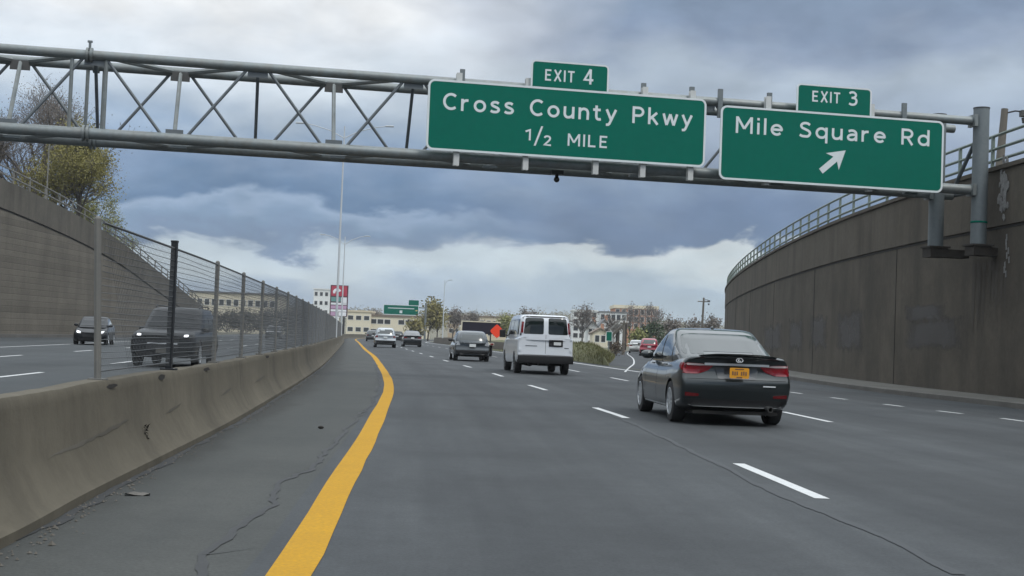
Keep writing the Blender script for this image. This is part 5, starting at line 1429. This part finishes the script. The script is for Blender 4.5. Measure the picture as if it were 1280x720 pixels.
# sign plate on the right wall at the edge of the photograph
d_ = 35.6; x_ = WALLR(d_)
zc = at(1278, 438, d_).z
tg = thing('wall_sign', 'small white sign plate with black bars on the right wall', 'sign', (x_, d_, zc - .3))
b = MB(); b.box((-.05, 0, .3), (.05, .62, .54)); b.build('backing', M['black'], tg)
for dz in (.15, .45):
    b = MB(); b.box((-.085, 0, dz), (.02, .58, .22)); b.build('white_plate', M['sign_white'], tg, bevel=.03)

# ------------------------------------------------------------------ parapet right of the mainline, verge in the gore
PAR = lambda d: DOT(d) + 1.2
pp = thing('parapet', 'low grey concrete parapet along the right edge of the far mainline', 'barrier')
swept('body', PAR, [(0, -.05), (.03, .3), (.12, .82), (.32, .82), (.4, .3), (.45, -.05)], 92, 290, M['coping'], pp, ds=stations(92, 290))
b = MB()
for k in range(9):
    x = .3 + k * .32; z0 = .35 + .08 * math.sin(k * 2.1)
    b.prism([(x, z0), (x + .1, z0), (x + .22, z0 + .42), (x + .12, z0 + .42)] if k % 2 else [(x, z0 + .4), (x + .24, z0 + .4), (x + .26, z0 + .3), (x, z0 + .3)], 0, .01, lambda a, c, h: (PAR(96) + .0 - h * 0 + a * .0 - .012, 95 + a, c))
b.build('scribble', M['sign_white'], pp)
def vz(x, d):
    l, r = DOT(d) + .9, RAMP(d) - 1.4
    if r <= l: return 0
    t = max(0, min(1, (x - l) / (r - l))); e = max(0, min(1, (d - 61) / 20)) ** .8
    return .98 * e * min(1, math.sin(math.pi * min(1, max(0, t))) ** .8) + .08 * math.sin(x * 2.3 + d * 1.7) * e * math.sin(math.pi * t)
strip('verge', lambda d: DOT(d) + .9, lambda d: max(DOT(d) + 1.0, RAMP(d) - 1.4), 60, 176, .012, M['grass'], 16, ds=frange(60, 176, 70), zf=vz)
b = MB(); rr = random.Random(21)
for k in range(9000):
    d = 60.5 + 60 * rr.random()**1.6; l, r = DOT(d) + .9, RAMP(d) - 1.4
    if r <= l + .1: continue
    x = l + (r - l) * rr.random(); z = vz(x, d); h = rr.uniform(.08, .26); a = rr.random() * 6.28; wd = .02
    b.add([(x - wd * math.cos(a), d - wd * math.sin(a), z), (x + wd * math.cos(a), d + wd * math.sin(a), z), (x + rr.uniform(-.1, .1), d + rr.uniform(-.1, .1), z + h)], [(0, 1, 2)])
tag(b.build('verge_grass', M['blade'], fix=False), kind='stuff')

# ------------------------------------------------------------------ trees
def grow(seed, h, spread, levels, kids, trunk_r, first=.25, upward=.35, droop=0.0, twig_r=.012):
    r = random.Random(seed); segs = []; tips = []
    def go(p, d, ln, rad, lev):
        n = 4 if lev == 0 else 3; pts = [p]; rs = [rad]; cur = Vector(p); dd = Vector(d).normalized()
        for i in range(n):
            dd = (dd + Vector((r.uniform(-1, 1), r.uniform(-1, 1), r.uniform(-.5, 1) * .6)) * (.10 if lev == 0 else .22)).normalized()
            cur = cur + dd * (ln / n); pts.append(Vector(cur)); rs.append(max(twig_r, rad * (1 - .62 * (i + 1) / n)))
        segs.append((pts, rs, lev))
        if lev >= levels: tips.extend(pts[1:]); return
        k_ = kids[lev]
        for j in range(k_):
            t = first + (1 - first) * ((j + r.random()) / k_) if lev == 0 else .25 + .75 * (j + r.random()) / k_
            f = t * n; i = min(n - 1, int(f)); q = pts[i].lerp(pts[i + 1], f - i)
            a = r.random() * 6.283; tilt = spread * r.uniform(.7, 1.25) * (1.1 - .45 * t if lev == 0 else 1)
            ax = dd.orthogonal().normalized(); ax.rotate(Matrix.Rotation(a, 3, dd) if False else Matrix.Rotation(a, 3, dd))
            nd = (dd * math.cos(tilt) + ax * math.sin(tilt) + Vector((0, 0, upward - droop * lev))).normalized()
            go(q, nd, ln * r.uniform(.5, .68) * (1.12 - .35 * t), max(twig_r, rs[i] * .55), lev + 1)
    go(Vector((0, 0, 0)), Vector((r.uniform(-.05, .05), r.uniform(-.05, .05), 1)), h * .62, trunk_r, 0)
    return segs, tips
def tree(name, label, x, y, z, h, seed, leaf=None, n_leaf=3000, leaf_s=.22, spread=.75, levels=3, kids=(9, 6, 6), trunk_r=None, group=None, cat='tree', twig='twig', twig_r=.014, jit=.45, upward=.35, first=.25, wide=1.0, top_only=0.0):
    t = thing(name, label, cat, (x, y, z), seed * 1.3, group)
    segs, tips = grow(seed, h, spread, levels, kids, trunk_r or h * .022, first, upward, twig_r=twig_r)
    mx = max(p.z for p in tips); sc = h / mx
    S = lambda p: Vector((p.x * sc * wide, p.y * sc * wide, p.z * sc))
    b = MB(); c = MB()
    for pts, rs, lev in segs:
        (b if lev < 2 else c).tube([S(p) for p in pts], rs, 7 if lev == 0 else 5 if lev == 1 else 3, cap=False)
    b.build('trunk', M['bark'], t, smooth=50, fix=False)
    c.build('twigs', M[twig], t, fix=False)
    if leaf:
        r = random.Random(seed + 99); c = MB()
        for k in range(n_leaf):
            p = S(r.choice(tips))
            if p.z < h * top_only: continue
            p = p + Vector((r.gauss(0, jit), r.gauss(0, jit), r.gauss(0, jit * .8)))
            s_ = leaf_s * r.uniform(.5, 1.3); u = Vector((r.gauss(0, 1), r.gauss(0, 1), r.gauss(0, 1))).normalized(); v = u.orthogonal().normalized(); v.rotate(Matrix.Rotation(r.random() * 6.28, 3, u)); w_ = u.cross(v)
            c.add([p - v * s_ * .5, p + w_ * s_ * .35, p + v * s_ * .5, p - w_ * s_ * .35], [(0, 1, 2, 3)])
        c.build('crown', M[leaf], t, fix=False)
    return t
TG = 'trees above the left retaining wall'
def wall_tree(label, px, ytop, Y, seed, **k):
    p = at(px, 200, Y); z0 = WALLL_TOP(min(Y, 170)) - .3; zt_ = at(px, ytop, Y).z
    return tree(k.pop('name', 'deciduous_tree'), label, p.x, Y, z0, zt_ - z0, seed, group=TG, **k)
wall_tree('large bare grey brown tree with many twigs above the left wall', 40, 96, 121, 3, leaf='leaf_bud', n_leaf=11000, leaf_s=.13, kids=(17, 10, 9), spread=.72, jit=.5, wide=1.25, first=.12)
wall_tree('big yellow green budding tree just right of the bare tree', 100, 146, 113, 11, leaf='leaf_yellow', n_leaf=24000, leaf_s=.17, kids=(15, 8, 7), spread=.85, jit=.5, wide=1.15, first=.15)
wall_tree('bare tree cut by the left edge of the photo', -14, 130, 118, 19, leaf='leaf_bud', n_leaf=9000, leaf_s=.13, kids=(16, 9, 8), spread=.75, jit=.5, wide=1.3, first=.12)
wall_tree('small round lime green bush tree at the low end of the left wall', 129, 248, 123, 23, leaf='leaf_lime', n_leaf=11000, leaf_s=.14, kids=(11, 6, 5), spread=1.0, jit=.35, wide=1.3, first=.05, upward=.1)
FT_ = 'far trees beyond the road'
def far_tree(label, px, ytop, Y, seed, zb_=0, **k):
    p = at(px, 415, Y); zt_ = at(px, ytop, Y).z
    return tree(k.pop('name', 'deciduous_tree'), label, p.x, Y, zb_, zt_ - zb_, seed, group=FT_, **k)
gold = dict(leaf='leaf_gold', n_leaf=1500, leaf_s=.5, kids=(9, 6, 4), spread=.7, jit=.7, twig_r=.03)
bare = dict(leaf='leaf_bud', n_leaf=900, leaf_s=.38, kids=(10, 6, 5), spread=.75, jit=.6, twig_r=.03, wide=1.2)
far_tree('golden green tree right beside the distant green sign', 535, 374, 255, 31, **gold)
far_tree('second golden tree a little lower beside the lone lamp pole', 546, 386, 270, 32, **gold)
far_tree('bare tree right of the lone lamp pole', 566, 384, 290, 33, **bare)
far_tree('low bushy lime tree behind the works truck', 634, 395, 300, 36, **dict(gold, leaf='leaf_lime'))
far_tree('wide bare tree on the hill above the works truck', 588, 388, 330, 34, **bare)
far_tree('bare tree above the roof of the white van', 668, 386, 280, 35, **bare)
far_tree('thin bare tree between the van and the white blocks', 728, 380, 300, 37, **bare)
far_tree('bare tree in front of the white three storey block', 768, 392, 260, 38, **dict(bare, n_leaf=500))
far_tree('bare tree rising over the left of the brick block', 788, 377, 370, 39, **bare)
far_tree('bare tree rising over the right of the brick block', 812, 378, 370, 40, **bare)
far_tree('dark evergreen tree below the brick block', 816, 401, 190, 41, name='evergreen_tree', leaf='leaf_dark', n_leaf=2600, leaf_s=.3, kids=(14, 7, 4), spread=1.1, jit=.35, first=.04, upward=.05, wide=1.2)
far_tree('dull green shrub tree behind the red car', 800, 412, 170, 42, **dict(gold, leaf='leaf_lime', leaf_s=.3, n_leaf=1200, jit=.4))
far_tree('bare tree left of the curved wall end', 842, 396, 230, 43, **bare)
far_tree('bare tree hard against the curved wall end', 886, 394, 240, 44, **bare)
far_tree('bare tree above the roof of the grey saloon', 865, 398, 220, 45, **bare)
far_tree('leafy shrub left of the lone lamp pole', 520, 402, 240, 46, **dict(gold, n_leaf=700))
for q_, (px_, sd_) in enumerate(((262, 61), (284, 62), (304, 63), (326, 64), (345, 65), (368, 66))):
    far_tree(('dark leafless thicket below the bright cream block, %s' % ('nearest the end of the left wall', 'second from the end of the left wall', 'third from the end of the left wall', 'fourth from the end of the left wall', 'fifth from the end of the left wall', 'nearest the white tower block')[q_]), px_, 388, 262, sd_, name='thicket', cat='shrub', leaf='leaf_bare_dark', n_leaf=1500, leaf_s=.34, kids=(12, 6, 4), spread=1.1, jit=.6, first=.04, upward=.15, wide=1.7, twig_r=.03)
far_tree('bare tree behind the cream pavilion', 470, 384, 430, 47, **bare)
far_tree('brown shrub at the top of the gore verge', 772, 428, 118, 48, name='dry_shrub', cat='shrub', leaf='leaf_brown', n_leaf=500, leaf_s=.16, kids=(9, 5, 4), spread=1.1, jit=.2, first=.03, upward=.1, wide=1.5)

# ------------------------------------------------------------------ hills and far-off woods
def hill(name, xa, xb, y, depth, hf, material):
    b = MB(); n = 60; rows = []
    for j in range(9):
        t = j / 8; row = []
        for i in range(n):
            x = xa + (xb - xa) * i / (n - 1)
            row.append((x, y + depth * t, -.2 + hf(x) * math.sin(math.pi * t) ** .8 * (1 + .06 * math.sin(x * .05 + t * 5))))
        rows.append(row)
    b.grid(rows); return tag(b.build(name, material, smooth=70, fix=False), kind='structure')
def hf(x): return max(2, 8 + 2.5 * math.sin(x * .011 + 1.4) + 1.2 * math.sin(x * .041))
hill('hill', -900, 1100, 520, 500, hf, M['hill'])
b = MB(); rr = random.Random(77)
for k in range(4200):
    x = rr.uniform(-420, 480); t = rr.random(); y = 520 + 250 * t
    z = -.2 + hf(x) * math.sin(math.pi * (y - 520) / 500) ** .8; h = rr.uniform(4, 7.5)
    r_ = h * .5
    for q in range(24):
        a = Vector((rr.gauss(0, .5), rr.gauss(0, .5), rr.gauss(0, .35))); c0 = Vector((x, y, z + h * .5)) + a * r_; s_ = h * .085
        u = Vector((rr.gauss(0, 1), rr.gauss(0, 1), rr.gauss(0, 1))).normalized() * s_; v = u.orthogonal().normalized() * s_ * .5
        b.add([c0 - u, c0 + v, c0 + u, c0 - v], [(0, 1, 2, 3)])
tag(b.build('far_wood', mat('far bare wood', (.155, .14, .108), .95, noise=[(.03, .9, (.13, .14, .068)), (.15, .8, (.20, .18, .145))]), fix=False), kind='stuff')

# ------------------------------------------------------------------ damp air
hz = MB(); hz.box((0, 2200, 19), (6200, 4700, 42)); hzo = hz.build('haze', mat('haze', (1, 1, 1)))
hm = hzo.data.materials[0].node_tree; hm.nodes.clear()
pv = hm.nodes.new('ShaderNodeVolumePrincipled'); pv.inputs['Color'].default_value = (.86, .90, .95, 1); pv.inputs['Density'].default_value = .00022; pv.inputs['Anisotropy'].default_value = .2
mo = hm.nodes.new('ShaderNodeOutputMaterial'); hm.links.new(pv.outputs[0], mo.inputs['Volume'])
tag(hzo, kind='stuff')
